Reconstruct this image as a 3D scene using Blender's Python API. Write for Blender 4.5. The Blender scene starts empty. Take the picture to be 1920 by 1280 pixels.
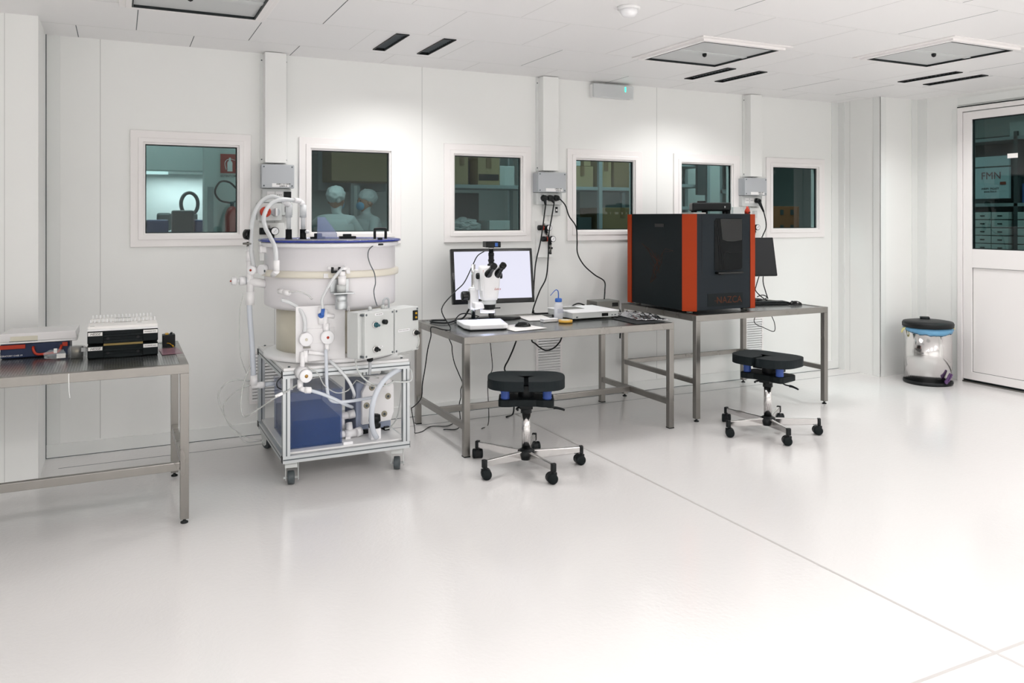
import bpy, bmesh, math, random
from mathutils import Vector, Matrix
PI = math.pi
R = math.radians
random.seed(7)
sc = bpy.context.scene
COL = sc.collection

# ------------------------------------------------------------------ camera, exposure, world
F_PX, V0, YAW, EYE = 1505.7, 407.3, 26.03, 1.5
cam_d = bpy.data.cameras.new('camera')
cam = bpy.data.objects.new('camera', cam_d)
COL.objects.link(cam)
cam.location = (0, 0, EYE)
cam.rotation_euler = (R(90), 0, R(-YAW))
cam_d.sensor_fit = 'HORIZONTAL'
cam_d.sensor_width = 36
cam_d.lens = 36 * F_PX / 1920
cam_d.shift_y = (V0 - 640) / 1920
cam_d.clip_start = 0.05
sc.camera = cam
sc.view_settings.view_transform = 'Standard'
sc.view_settings.look = 'None'
sc.view_settings.gamma = 1
sc.view_settings.exposure = 0.0
sc.view_settings.use_curve_mapping = False
sc.cycles.max_bounces = 10
sc.cycles.diffuse_bounces = 6
sc.cycles.glossy_bounces = 5
sc.cycles.transparent_max_bounces = 24
sc.cycles.sample_clamp_indirect = 6
sc.cycles.caustics_reflective = False
sc.cycles.caustics_refractive = False
world = bpy.data.worlds.new('world')
sc.world = world
world.use_nodes = True
world.node_tree.nodes['Background'].inputs[0].default_value = (0.75, 0.85, 0.9, 1)
world.node_tree.nodes['Background'].inputs[1].default_value = 0.05

H = 2.636          # ceiling height
D = 5.76           # back wall
XR = 6.95          # right (door) wall
LAMP_COLOR = (1.0, 0.982, 0.976)
LAMP_W = 5.8
# pairs of slot lamps: the three pairs in view, then the room's others nearer the camera
LAMP_PAIRS = [(1.735, 5.03), (4.345, 5.02), (6.045, 4.36),
              (-1.9, .35), (0.75, .35), (3.35, .35), (5.6, .8),
              (2.1, -1.3), (4.7, -1.3), (-0.6, -1.3)]

# ------------------------------------------------------------------ helpers
def hexc(h, a=1):
    h = h.lstrip('#'); c = [int(h[i:i + 2], 16) / 255 for i in (0, 2, 4)]
    return tuple([(x / 12.92 if x <= .04045 else ((x + .055) / 1.055) ** 2.4) for x in c] + [a])

def P(u, v, y):
    "point on the plane Y = y that the photograph shows at (u, v)"
    s, c = math.sin(R(YAW)), math.cos(R(YAW)); a = (u - 960) / F_PX
    d = Vector((s + a * c, c - a * s, (V0 - v) / F_PX))
    return d * (y / d.y) + Vector((0, 0, EYE))

def nodes(name):
    m = bpy.data.materials.new(name); m.use_nodes = True
    return m, m.node_tree, m.node_tree.nodes['Principled BSDF']

def mat(name, col, rough=.5, metal=0, noise=0, nscale=20, bump=0, bscale=200, alpha=1, trans=0, ior=1.45, spec=.5, coat=0, stretch=(1, 1, 1)):
    m, nt, b = nodes(name)
    c = hexc(col) if isinstance(col, str) else col
    b.inputs['Base Color'].default_value = c
    b.inputs['Roughness'].default_value = rough
    b.inputs['Metallic'].default_value = metal
    b.inputs['Alpha'].default_value = alpha
    b.inputs['Transmission Weight'].default_value = trans
    b.inputs['IOR'].default_value = ior
    b.inputs['Specular IOR Level'].default_value = spec
    b.inputs['Coat Weight'].default_value = coat
    tc = nt.nodes.new('ShaderNodeTexCoord')
    mp = nt.nodes.new('ShaderNodeMapping'); mp.inputs['Scale'].default_value = stretch
    nt.links.new(tc.outputs['Object'], mp.inputs[0])
    if noise:
        n = nt.nodes.new('ShaderNodeTexNoise'); n.inputs['Scale'].default_value = nscale; n.inputs['Detail'].default_value = 4
        nt.links.new(mp.outputs[0], n.inputs['Vector'])
        r = nt.nodes.new('ShaderNodeMapRange'); r.inputs[3].default_value = 1 - noise; r.inputs[4].default_value = 1 + noise
        nt.links.new(n.outputs[0], r.inputs[0])
        mx = nt.nodes.new('ShaderNodeVectorMath'); mx.operation = 'SCALE'
        mx.inputs[0].default_value = c[:3]
        nt.links.new(r.outputs[0], mx.inputs['Scale']); nt.links.new(mx.outputs[0], b.inputs['Base Color'])
        r2 = nt.nodes.new('ShaderNodeMapRange'); r2.inputs[3].default_value = max(0, rough - noise * .6); r2.inputs[4].default_value = min(1, rough + noise * .6)
        nt.links.new(n.outputs[0], r2.inputs[0]); nt.links.new(r2.outputs[0], b.inputs['Roughness'])
    if bump:
        n = nt.nodes.new('ShaderNodeTexNoise'); n.inputs['Scale'].default_value = bscale
        nt.links.new(mp.outputs[0], n.inputs['Vector'])
        bp = nt.nodes.new('ShaderNodeBump'); bp.inputs['Strength'].default_value = bump; bp.inputs['Distance'].default_value = .002
        nt.links.new(n.outputs[0], bp.inputs['Height']); nt.links.new(bp.outputs[0], b.inputs['Normal'])
    return m

def emit(name, col, strength):
    m, nt, b = nodes(name)
    b.inputs['Base Color'].default_value = hexc(col)
    b.inputs['Emission Color'].default_value = hexc(col)
    b.inputs['Emission Strength'].default_value = strength
    return m

def glass(name, tint, refl=.06):
    m, nt, b = nodes(name)
    nt.nodes.remove(b)
    t = nt.nodes.new('ShaderNodeBsdfTransparent'); t.inputs[0].default_value = hexc(tint)
    g = nt.nodes.new('ShaderNodeBsdfGlossy'); g.inputs['Roughness'].default_value = .02
    f = nt.nodes.new('ShaderNodeFresnel'); f.inputs[0].default_value = 1.5
    mx = nt.nodes.new('ShaderNodeMixShader')
    ge = nt.nodes.new('ShaderNodeNewGeometry')          # the far side of the pane neither tints nor reflects again
    mu = nt.nodes.new('ShaderNodeMath'); mu.operation = 'MULTIPLY'; iv = nt.nodes.new('ShaderNodeMath'); iv.operation = 'SUBTRACT'; iv.inputs[0].default_value = 1
    nt.links.new(ge.outputs['Backfacing'], iv.inputs[1]); nt.links.new(f.outputs[0], mu.inputs[0]); nt.links.new(iv.outputs[0], mu.inputs[1])
    cm = nt.nodes.new('ShaderNodeMix'); cm.data_type = 'RGBA'; cm.inputs[6].default_value = hexc(tint); cm.inputs[7].default_value = (1, 1, 1, 1)
    nt.links.new(ge.outputs['Backfacing'], cm.inputs[0]); nt.links.new(cm.outputs[2], t.inputs[0])
    nt.links.new(mu.outputs[0], mx.inputs[0]); nt.links.new(t.outputs[0], mx.inputs[1]); nt.links.new(g.outputs[0], mx.inputs[2])
    nt.links.new(mx.outputs[0], nt.nodes['Material Output'].inputs[0])
    return m

class MB:
    "collects shapes and links them as ONE mesh object"
    def __init__(s):
        s.bm = bmesh.new(); s.mi = 0
    def _new(s, fs, smooth=False):
        for f in fs: f.material_index = s.mi; f.smooth = smooth
    def box(s, x0, x1, y0, y1, z0, z1, rz=0, pivot=None, M=None):
        vs = [Vector((x, y, z)) for x in (x0, x1) for y in (y0, y1) for z in (z0, z1)]
        if rz:
            p = Vector(pivot) if pivot else Vector(((x0 + x1) / 2, (y0 + y1) / 2, 0))
            m = Matrix.Rotation(rz, 3, 'Z'); vs = [m @ (v - p) + p for v in vs]
        if M is not None: vs = [M @ v for v in vs]
        v = [s.bm.verts.new(q) for q in vs]
        fs = [s.bm.faces.new([v[i] for i in q]) for q in ((0, 1, 3, 2), (4, 6, 7, 5), (0, 4, 5, 1), (2, 3, 7, 6), (0, 2, 6, 4), (1, 5, 7, 3))]
        s._new(fs); return s
    def bar(s, a, b, w, h=None):
        "square bar from a to b"
        a, b = Vector(a), Vector(b); h = h or w
        d = (b - a).normalized(); up = Vector((0, 0, 1)) if abs(d.z) < .9 else Vector((0, 1, 0))
        x = d.cross(up).normalized(); y = x.cross(d)
        q = []
        for p in (a, b):
            for sx, sy in ((-1, -1), (1, -1), (1, 1), (-1, 1)): q.append(s.bm.verts.new(p + x * sx * w / 2 + y * sy * h / 2))
        fs = [s.bm.faces.new([q[i] for i in f]) for f in ((3, 2, 1, 0), (4, 5, 6, 7), (0, 1, 5, 4), (1, 2, 6, 5), (2, 3, 7, 6), (3, 0, 4, 7))]
        s._new(fs); return s
    def cyl(s, a, b, r, r2=None, n=20, caps=True):
        a, b = Vector(a), Vector(b); r2 = r if r2 is None else r2
        d = (b - a).normalized(); up = Vector((0, 0, 1)) if abs(d.z) < .9 else Vector((1, 0, 0))
        x = d.cross(up).normalized(); y = d.cross(x)
        A = [s.bm.verts.new(a + (x * math.cos(t) + y * math.sin(t)) * r) for t in [2 * PI * i / n for i in range(n)]]
        B = [s.bm.verts.new(b + (x * math.cos(t) + y * math.sin(t)) * r2) for t in [2 * PI * i / n for i in range(n)]]
        s._new([s.bm.faces.new((A[i], A[(i + 1) % n], B[(i + 1) % n], B[i])) for i in range(n)], True)
        if caps: s._new([s.bm.faces.new(A[::-1]), s.bm.faces.new(B)])
        return s
    def lathe(s, c, prof, n=32, axis=(0, 0, 1), sx=1, sy=1):
        "profile of (r, h) pairs turned round an axis through c"
        c = Vector(c); d = Vector(axis).normalized()
        up = Vector((0, 0, 1)) if abs(d.z) < .9 else Vector((1, 0, 0))
        x = up if abs(d.z) >= .9 else d.cross(up).normalized(); y = d.cross(x)
        rings = []
        for r, h in prof:
            if r <= 1e-6: rings.append([s.bm.verts.new(c + d * h)])
            else: rings.append([s.bm.verts.new(c + d * h + x * math.cos(2 * PI * i / n) * r * sx + y * math.sin(2 * PI * i / n) * r * sy) for i in range(n)])
        for A, B in zip(rings, rings[1:]):
            for i in range(n):
                j = (i + 1) % n
                q = [A[i % len(A)], A[j % len(A)], B[j % len(B)], B[i % len(B)]]
                u = []
                for v in q:
                    if v not in u: u.append(v)
                if len(u) > 2:
                    f = s.bm.faces.new(u); f.smooth = True; f.material_index = s.mi
        if len(rings[0]) > 1: s._new([s.bm.faces.new(rings[0][::-1])])
        if len(rings[-1]) > 1: s._new([s.bm.faces.new(rings[-1])])
        return s
    def tube(s, pts, r, n=8, k=6, r2=None):
        pts = [Vector(p) for p in pts]
        q = [pts[0] * 2 - pts[1]] + pts + [pts[-1] * 2 - pts[-2]]
        path = []
        for i in range(1, len(q) - 2):
            for t in [j / k for j in range(k)]:
                a, b, c, d = q[i - 1:i + 3]
                path.append(.5 * ((2 * b) + (c - a) * t + (2 * a - 5 * b + 4 * c - d) * t * t + (3 * b - a - 3 * c + d) * t ** 3))
        path.append(pts[-1])
        rings = []; x = None
        for i, p in enumerate(path):
            d = (path[min(i + 1, len(path) - 1)] - path[max(i - 1, 0)]).normalized()
            if x is None:
                up = Vector((0, 0, 1)) if abs(d.z) < .9 else Vector((1, 0, 0)); x = d.cross(up).normalized()
            x = (x - d * x.dot(d)).normalized(); y = d.cross(x)
            rr = r if r2 is None else r + (r2 - r) * i / (len(path) - 1)
            rings.append([s.bm.verts.new(p + (x * math.cos(2 * PI * j / n) + y * math.sin(2 * PI * j / n)) * rr) for j in range(n)])
        for A, B in zip(rings, rings[1:]):
            s._new([s.bm.faces.new((A[i], A[(i + 1) % n], B[(i + 1) % n], B[i])) for i in range(n)], True)
        s._new([s.bm.faces.new(rings[0][::-1]), s.bm.faces.new(rings[-1])])
        return s
    def prism(s, poly, M, h):
        "2D polygon (counter-clockwise) placed by matrix M, thickness h along its normal"
        A = [s.bm.verts.new(M @ Vector((x, y, 0))) for x, y in poly]
        B = [s.bm.verts.new(M @ Vector((x, y, h))) for x, y in poly]
        n = len(A)
        fs = [s.bm.faces.new(A[::-1]), s.bm.faces.new(B)] + [s.bm.faces.new((A[i], A[(i + 1) % n], B[(i + 1) % n], B[i])) for i in range(n)]
        s._new(fs); return s
    def ring(s, x0, x1, z0, z1, w, y0, y1):
        "rectangular frame in the XZ plane, outside x0..x1 z0..z1, width w, from y0 to y1"
        o = [(x0, z0), (x1, z0), (x1, z1), (x0, z1)]; i_ = [(x0 + w, z0 + w), (x1 - w, z0 + w), (x1 - w, z1 - w), (x0 + w, z1 - w)]
        V = {}
        for k, y in enumerate((y0, y1)):
            for j in range(4):
                V[k, 0, j] = s.bm.verts.new((o[j][0], y, o[j][1])); V[k, 1, j] = s.bm.verts.new((i_[j][0], y, i_[j][1]))
        fs = []
        for j in range(4):
            l = (j + 1) % 4
            fs += [s.bm.faces.new((V[0, 0, j], V[0, 0, l], V[0, 1, l], V[0, 1, j])), s.bm.faces.new((V[1, 0, j], V[1, 1, j], V[1, 1, l], V[1, 0, l])),
                   s.bm.faces.new((V[0, 0, j], V[1, 0, j], V[1, 0, l], V[0, 0, l])), s.bm.faces.new((V[0, 1, j], V[0, 1, l], V[1, 1, l], V[1, 1, j]))]
        s._new(fs); return s
    def xf(s, M):
        bmesh.ops.transform(s.bm, matrix=M, verts=s.bm.verts[:]); return s
    def build(s, name, m, parent=None, world=False, bevel=0, seg=2, label=None, subsurf=0):
        bmesh.ops.recalc_face_normals(s.bm, faces=s.bm.faces[:])
        me = bpy.data.meshes.new(name)
        o = bpy.data.objects.new(name, me); COL.objects.link(o)
        if parent is None:
            vs = [v.co for v in s.bm.verts]
            lo = Vector([min(v[i] for v in vs) for i in range(3)]); hi = Vector([max(v[i] for v in vs) for i in range(3)])
            c = Vector(((lo.x + hi.x) / 2, (lo.y + hi.y) / 2, lo.z))
            bmesh.ops.translate(s.bm, vec=-c, verts=s.bm.verts[:]); o.location = c
        else:
            o.parent = parent
            if world:
                bmesh.ops.transform(s.bm, matrix=wm(parent).inverted(), verts=s.bm.verts[:])
        s.bm.to_mesh(me); s.bm.free()
        for q in (m if isinstance(m, (list, tuple)) else [m]): me.materials.append(q)
        if bevel:
            b = o.modifiers.new('bevel', 'BEVEL'); b.width = bevel; b.segments = seg; b.limit_method = 'ANGLE'; b.angle_limit = R(35)
        if subsurf:
            b = o.modifiers.new('sub', 'SUBSURF'); b.levels = b.render_levels = subsurf
        if label: o['label'] = label
        return o

def wm(o):
    m = Matrix.Translation(o.location) @ o.rotation_euler.to_matrix().to_4x4()
    return wm(o.parent) @ m if o.parent else m

def tag(o, label, cat, group=None, kind=None):
    if label: o['label'] = label
    if cat: o['category'] = cat
    if group: o['group'] = group
    if kind: o['kind'] = kind
    return o

def thing(name, label, cat, loc=(0, 0, 0), rz=0, group=None, kind=None):
    o = bpy.data.objects.new(name, None); COL.objects.link(o)
    o.location = loc; o.rotation_euler = (0, 0, rz); o.empty_display_size = .1
    return tag(o, label, cat, group, kind)

def copy_tree(o, parent=None):
    c = o.copy(); COL.objects.link(c); c.parent = parent
    for ch in list(o.children): copy_tree(ch, c)
    return c

def text(name, body, size, M, m, parent, depth=.0008, align='CENTER', world=True, shear=0):
    cu = bpy.data.curves.new(name, 'FONT'); cu.body = body; cu.size = size; cu.extrude = depth; cu.align_x = align; cu.align_y = 'CENTER'; cu.shear = shear
    t = bpy.data.objects.new(name, cu)
    me = bpy.data.meshes.new_from_object(t)
    bpy.data.objects.remove(t)
    me.transform(M)
    o = bpy.data.objects.new(name, me); COL.objects.link(o)
    if parent is not None:
        o.parent = parent
        if world: me.transform(wm(parent).inverted())
    me.materials.clear(); me.materials.append(m)
    return o

def face_M(loc, rz=0, tilt=90):
    "matrix for lettering that stands upright facing -Y, turned rz"
    return Matrix.Translation(loc) @ Matrix.Rotation(rz, 4, 'Z') @ Matrix.Rotation(R(tilt), 4, 'X')

# ------------------------------------------------------------------ materials
M = {}
M['wall'] = mat('wall_panel_white', '#eff0ee', .42, bump=.03, bscale=60)
M['ceil'] = mat('ceiling_panel_white', '#f0efef', .45)
M['joint'] = mat('joint_grey', '#5d6668', .7)
M['joint_soft'] = mat('joint_pale', '#cbccca', .7)
M['frame'] = mat('window_frame_white', '#f2efee', .3)
M['trim'] = mat('trim_white', '#e8eae8', .4)
M['gasket'] = mat('black_gasket', '#10191b', .5)
M['glass'] = glass('tinted_glass', '#859a99')
M['doorglass'] = glass('door_glass', '#84a09d')
M['white'] = mat('white_plastic', '#ececec', .35)
M['whiteB'] = mat('bright_white', '#f4f4f6', .4)
M['poly'] = mat('white_polypropylene', '#f8f7f8', .32)
M['cream'] = mat('cream_pvc', '#d8d3c2', .35, noise=.03, nscale=3)
M['ringc'] = mat('ivory_ring', '#e9e4d6', .35)
M['black'] = mat('black_plastic', '#0f1315', .45, spec=.35)
M['blackM'] = mat('black_matt', '#0f1618', .6, spec=.25)
M['blackG'] = mat('black_gloss', '#0a0c0d', .12)
M['seat'] = mat('seat_polyurethane', '#141c1f', .6, spec=.25, bump=.15, bscale=400)
M['chrome'] = mat('chrome', '#d8d6d5', .12, metal=1)
M['steel'] = mat('brushed_stainless_steel', '#93908c', .3, metal=1, noise=.2, nscale=5, stretch=(1, 1, .35))
M['steelD'] = mat('steel_dull', '#85847f', .38, metal=1, noise=.12, nscale=9)
M['alu'] = mat('anodised_aluminium', '#c9cdcf', .38, metal=.85)
M['greyB'] = mat('grey_abs', '#b4b8bc', .45)
M['greyL'] = mat('light_grey_abs', '#cdd0cf', .45)
M['greyD'] = mat('dark_grey', '#596064', .5)
M['blue'] = mat('blue_plastic', '#2f62b5', .4)
M['spring'] = mat('blue_rubber', '#33509a', .5)
M['navy'] = mat('navy_case', '#1b2a4a', .5)
M['orange'] = mat('orange_panel', '#a93a12', .5, spec=.25)
M['red'] = mat('red_plastic', '#b5351c', .45)
M['brass'] = mat('brass', '#b08a4e', .35, metal=.8)
M['yellow'] = mat('yellow', '#d9a520', .5)
M['paper'] = mat('paper', '#f3f1ee', .8)
M['ink'] = mat('ink_black', '#17191c', .6)
M['anthr'] = mat('anthracite_coating', '#0f181b', .55, bump=.05, bscale=500, spec=.25)
M['anthr2'] = mat('anthracite_front', '#151f26', .5, bump=.05, bscale=500, spec=.3)
M['hose'] = mat('translucent_hose', '#e9ecee', .25, alpha=.8)
M['hoseB'] = mat('pale_blue_hose', '#dfe5ee', .25, alpha=.85)
M['tubeclr'] = mat('clear_tube', '#dcdedb', .15, alpha=.5)
M['clear'] = mat('clear_plastic', '#e6ecef', .06, alpha=.2)
M['clearB'] = mat('clear_blue_acrylic', '#8f9cc9', .08, alpha=.42)
M['lidclr'] = mat('clear_acrylic_top', '#e8ebf4', .05, alpha=.22)
M['bluelid'] = mat('blue_acrylic_edge', '#303f94', .15)
M['tank'] = mat('blue_acrylic_tank', '#41609f', .06, alpha=.3)
M['liquid'] = mat('dark_blue_liquid', '#0a1532', .15, alpha=.97)
M['screen'] = emit('lit_screen', '#e7e7f8', .95); M['screen'].node_tree.nodes['Principled BSDF'].inputs['Base Color'].default_value = (.02, .02, .02, 1)
M['led'] = emit('led_light', '#d8e0ff', 9)
M['green'] = emit('green_indicator', '#2fe0b4', 3)
M['pink'] = mat('pink_antistatic_bag', '#b98a99', .2, alpha=.6)
M['foil'] = mat('aluminium_foil', '#c9c9cd', .2, metal=1)
M['rubber'] = mat('dark_mat', '#1c2022', .7)
M['purple'] = mat('purple_plastic', '#5b3f6b', .45)
M['bag'] = mat('blue_bin_bag', '#77b4dc', .3, alpha=.75)
M['tie'] = mat('yellow_tie', '#e6e0a0', .6, alpha=.85)
M['wheel'] = mat('caster_wheel', '#4b5255', .5, noise=.3, nscale=40)
M['gold'] = mat('spool_metal', '#7d7462', .25, metal=.9)
M['trace'] = mat('copper_line', '#54301f', .6, spec=.2)
M['tape'] = mat('yellow_tape', '#e2b04a', .4)

def translucent(name, col, k=.5):
    m, nt, b = nodes(name)
    b.inputs['Base Color'].default_value = hexc(col); b.inputs['Roughness'].default_value = .3
    t = nt.nodes.new('ShaderNodeBsdfTranslucent'); t.inputs[0].default_value = hexc(col)
    mx = nt.nodes.new('ShaderNodeMixShader'); mx.inputs[0].default_value = k
    nt.links.new(b.outputs[0], mx.inputs[1]); nt.links.new(t.outputs[0], mx.inputs[2]); nt.links.new(mx.outputs[0], nt.nodes['Material Output'].inputs[0])
    return m
M['drum'] = translucent('translucent_polypropylene', '#fcfafd', .16)
def perforated():
    m, nt, b = nodes('perforated_steel')
    b.inputs['Metallic'].default_value = .9
    tc = nt.nodes.new('ShaderNodeTexCoord'); sx = nt.nodes.new('ShaderNodeSeparateXYZ')
    nt.links.new(tc.outputs['Object'], sx.inputs[0])
    outs = []
    for k in (0, 1):
        mu = nt.nodes.new('ShaderNodeMath'); mu.operation = 'MULTIPLY'; mu.inputs[1].default_value = 2 * PI / .012
        nt.links.new(sx.outputs[k], mu.inputs[0])
        sn = nt.nodes.new('ShaderNodeMath'); sn.operation = 'COSINE'; nt.links.new(mu.outputs[0], sn.inputs[0]); outs.append(sn)
    ad = nt.nodes.new('ShaderNodeMath'); nt.links.new(outs[0].outputs[0], ad.inputs[0]); nt.links.new(outs[1].outputs[0], ad.inputs[1])
    r = nt.nodes.new('ShaderNodeMapRange'); r.inputs[1].default_value = .75; r.inputs[2].default_value = 1.0
    nt.links.new(ad.outputs[0], r.inputs[0])
    mx = nt.nodes.new('ShaderNodeMix'); mx.data_type = 'RGBA'
    mx.inputs[6].default_value = hexc('#a6aaaa'); mx.inputs[7].default_value = hexc('#22282b')
    nt.links.new(r.outputs[0], mx.inputs[0]); nt.links.new(mx.outputs[2], b.inputs['Base Color'])
    b.inputs['Roughness'].default_value = .24
    return m
M['perf'] = perforated()

def floor_mat():
    m, nt, b = nodes('epoxy_floor')
    b.inputs['Base Color'].default_value = hexc('#e1dfde')
    b.inputs['Roughness'].default_value = .16
    b.inputs['Specular IOR Level'].default_value = .5
    tc = nt.nodes.new('ShaderNodeTexCoord')
    n = nt.nodes.new('ShaderNodeTexNoise'); n.inputs['Scale'].default_value = 55; n.inputs['Detail'].default_value = 3
    nt.links.new(tc.outputs['Object'], n.inputs['Vector'])
    bp = nt.nodes.new('ShaderNodeBump'); bp.inputs['Strength'].default_value = .2; bp.inputs['Distance'].default_value = .004
    nt.links.new(n.outputs[0], bp.inputs['Height']); nt.links.new(bp.outputs[0], b.inputs['Normal'])
    n2 = nt.nodes.new('ShaderNodeTexNoise'); n2.inputs['Scale'].default_value = 3; n2.inputs['Detail'].default_value = 6
    nt.links.new(tc.outputs['Object'], n2.inputs['Vector'])
    r2 = nt.nodes.new('ShaderNodeMapRange'); r2.inputs[3].default_value = .09; r2.inputs[4].default_value = .16
    nt.links.new(n2.outputs[0], r2.inputs[0]); nt.links.new(r2.outputs[0], b.inputs['Roughness'])
    return m
M['floor'] = floor_mat()
# ------------------------------------------------------------------ the room
def S(b, name, m, **k):
    o = b.build(name, m, **k); o['kind'] = 'structure'; return o
XL, YB = -3.2, -3.0
YN, XN = 10.9, 9.6          # far ends of the neighbouring rooms
b = MB()
b.box(XL, XR, YB, D, -.12, 0)
b.mi = 1
for y in (5.50,): b.box(-.33, XR, y - .003, y + .003, -.01, .0006)
b.mi = 2
b.box(2.705, 2.719, YB, 5.5, -.01, .0007)
b.box(XL, XR, 1.748, 1.762, -.01, .0008)
S(b, 'floor', [M['floor'], M['joint'], mat('floor_seam', '#bdbab8', .5)])

WC = [.435, 1.511, 2.605, 3.69, 4.776, 5.852]     # window centres
Z0, Z1, HW = 1.375, 1.998, .312
b = MB()
xs = [XL] + [v for c in WC for v in (c - HW, c + HW)] + [7.05]
b.box(XL, 7.05, D, D + .1, -.12, Z0); b.box(XL, 7.05, D, D + .1, Z1, H + .1)
for i in range(0, len(xs), 2): b.box(xs[i], xs[i + 1], D, D + .1, Z0, Z1)
b.mi = 1
for x in (-.112, .971, 2.055, 3.14, 4.223, 5.31): b.box(x - .0022, x + .0022, D - .0008, D + .01, .09, H)
b.mi = 0
S(b, 'wall_back', [M['wall'], M['joint_soft']])
b = MB(); b.box(-.41, 6.42, D - .012, D, 0, .085); b.mi = 1; b.box(-.41, 6.42, D - .0124, D - .011, .0, .004)
S(b, 'baseboard_back', [M['trim'], M['joint']])

# left pillar, corner profiles, hidden walls
b = MB(); b.box(XL, -.414, 5.25, D, 0, H); b.mi = 1
b.box(-.5775, -.5745, 5.2492, 5.251, 0, H)
S(b, 'wall_left_pillar', [M['wall'], M['joint_soft']])
b = MB(); b.box(-.413, -.335, D - .006, D, .085, H); b.mi = 1; b.box(-.4145, -.409, D - .012, D - .004, .0, H)
S(b, 'trim_1', [M['trim'], M['joint']])
b = MB(); b.box(XL - .1, XL, YB, D, 0, H); S(b, 'wall_left', M['wall'])
b = MB(); b.box(XL - .1, XR + .1, YB - .1, YB, 0, H); S(b, 'wall_front', M['wall'])

# right column and right wall with the door opening (y 3.78 .. 4.84)
b = MB(); b.box(6.43, XR, 5.27, D, 0, H); b.mi = 1
for y in (5.62, 5.35): b.box(6.4292, 6.4312, y - .0015, y + .0015, 0, H)
S(b, 'wall_right_column', [M['wall'], M['joint_soft']])
b = MB(); b.box(6.424, 6.43, 5.262, 5.345, .0, H); b.box(6.424, 6.50, 5.262, 5.27, .0, H)
S(b, 'trim_2', M['trim'], bevel=.002)
b = MB(); b.box(6.335, 6.43, D - .007, D, .085, H); b.box(6.422, 6.43, 5.68, D - .007, 0, H)
S(b, 'trim_3', M['trim'])
b = MB(); b.box(6.86, XR, 5.262, 5.27, .0, H); b.box(6.942, XR, 5.17, 5.262, .0, H)
S(b, 'trim_4', M['trim'])
b = MB()
b.box(XR, XR + .1, 4.85, D + .1, 0, H); b.box(XR, XR + .1, 3.78, 4.85, 2.515, H); b.box(XR, XR + .1, YB, 3.78, 0, H)
b.mi = 1; b.box(XR - .0008, XR, 4.905, 4.909, .02, 2.47)
S(b, 'wall_right', [M['wall'], M['joint_soft']])
b = MB(); b.box(XR - .01, XR, 4.855, 4.905, .02, 2.5); b.box(XR - .01, XR, 3.7, 4.85, 2.53, 2.6)
S(b, 'trim_5', M['trim'])

# ceiling with its staggered panels; the openings of the slot lamps are left free
holes = []
for cx, cy in LAMP_PAIRS:
    for dx in (-.157, .157): holes.append((cx + dx - .043, cx + dx + .043, cy - .262, cy + .262))
b = MB()
gx = sorted({XL, XR} | {h[0] for h in holes} | {h[1] for h in holes}); gy = sorted({YB, D + .1} | {h[2] for h in holes} | {h[3] for h in holes})
for i in range(len(gx) - 1):
    run = None
    for j in range(len(gy) - 1):
        mx, my = (gx[i] + gx[i + 1]) / 2, (gy[j] + gy[j + 1]) / 2
        free = any(h[0] < mx < h[1] and h[2] < my < h[3] for h in holes)
        if not free:
            if run is None: run = gy[j]
        if run is not None and (free or j == len(gy) - 2):
            b.box(gx[i], gx[i + 1], run, gy[j] if free else gy[j + 1], H, H + .1); run = None
SQ = [(.057, .687, 4.07, 4.70), (3.335, 3.965, 4.05, 4.68), (4.745, 5.375, 3.36, 3.99)]
HEPA = [(q[0] - .09, q[1] + .09, q[2] - .11, q[3] + .11) for q in SQ]
rng = random.Random(4)
def blocked(x, y):
    return any(h[0] < x < h[1] and h[2] < y < h[3] for h in HEPA + holes)
for r in range(8):
    y1 = 5.39 - .652 * (r - 1) if r else D; y0 = 5.39 - .652 * r
    x = (-.234 if r % 2 == 0 else .09)
    while x < XR:
        a = y0 + .012; e = y1 - .012
        if a < D and not blocked(x, (a + e) / 2):
            w = .0024 if x < 1.2 else rng.choice((.0008, .0012, .0018))
            b.mi = 1 if w > .0015 else 2
            if r == 1 and x < .8: e -= 0; a = max(a, 4.85)
            b.box(x - w, x + w, a, e, H - .0006, H + .01)
        x += .653
    b.mi = 2
    b.box(XL, XR, y0 - .001, y0 + .001, H - .0005, H + .01)
S(b, 'ceiling', [M['ceil'], M['joint'], M['joint_soft']])

# ------------------------------------------------------------------ windows of the back wall
wl = ['leftmost window, showing a fire extinguisher sign beyond the glass', 'window with two gowned figures standing in for a reflection',
      'window above the lit monitor, boxes on a shelf behind it', 'window between the wall sockets and the orange and black machine',
      'window half hidden behind the flat black player on the machine', 'rightmost window of the wall, brown slotted crate behind its glass']
for i, cx in enumerate(WC):
    w = thing('window_%d' % (i + 1), wl[i], 'window', (cx, D, Z0 - .07), kind='structure')
    b = MB()
    zz0, zz1 = 1.306, 2.067
    b.ring(cx - .375, cx + .375, zz0, zz1, .052, D - .014, D)
    b.ring(cx - .328, cx + .328, zz0 + .047, zz1 - .047, .03, D - .02, D + .02)
    b.ring(cx - .3015, cx + .3015, zz0 + .0735, zz1 - .0735, .016, D - .006, D + .03)
    b.build('window_frame', M['frame'], w, True, bevel=.003)
    b = MB(); b.ring(cx - .2875, cx + .2875, zz0 + .0875, zz1 - .0875, .008, D + .012, D + .03)
    b.build('glazing_seal', M['gasket'], w, True)
    b = MB(); b.box(cx - .282, cx + .282, D + .022, D + .026, zz0 + .093, zz1 - .093)
    b.build('window_pane', M['glass'], w, True)

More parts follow.
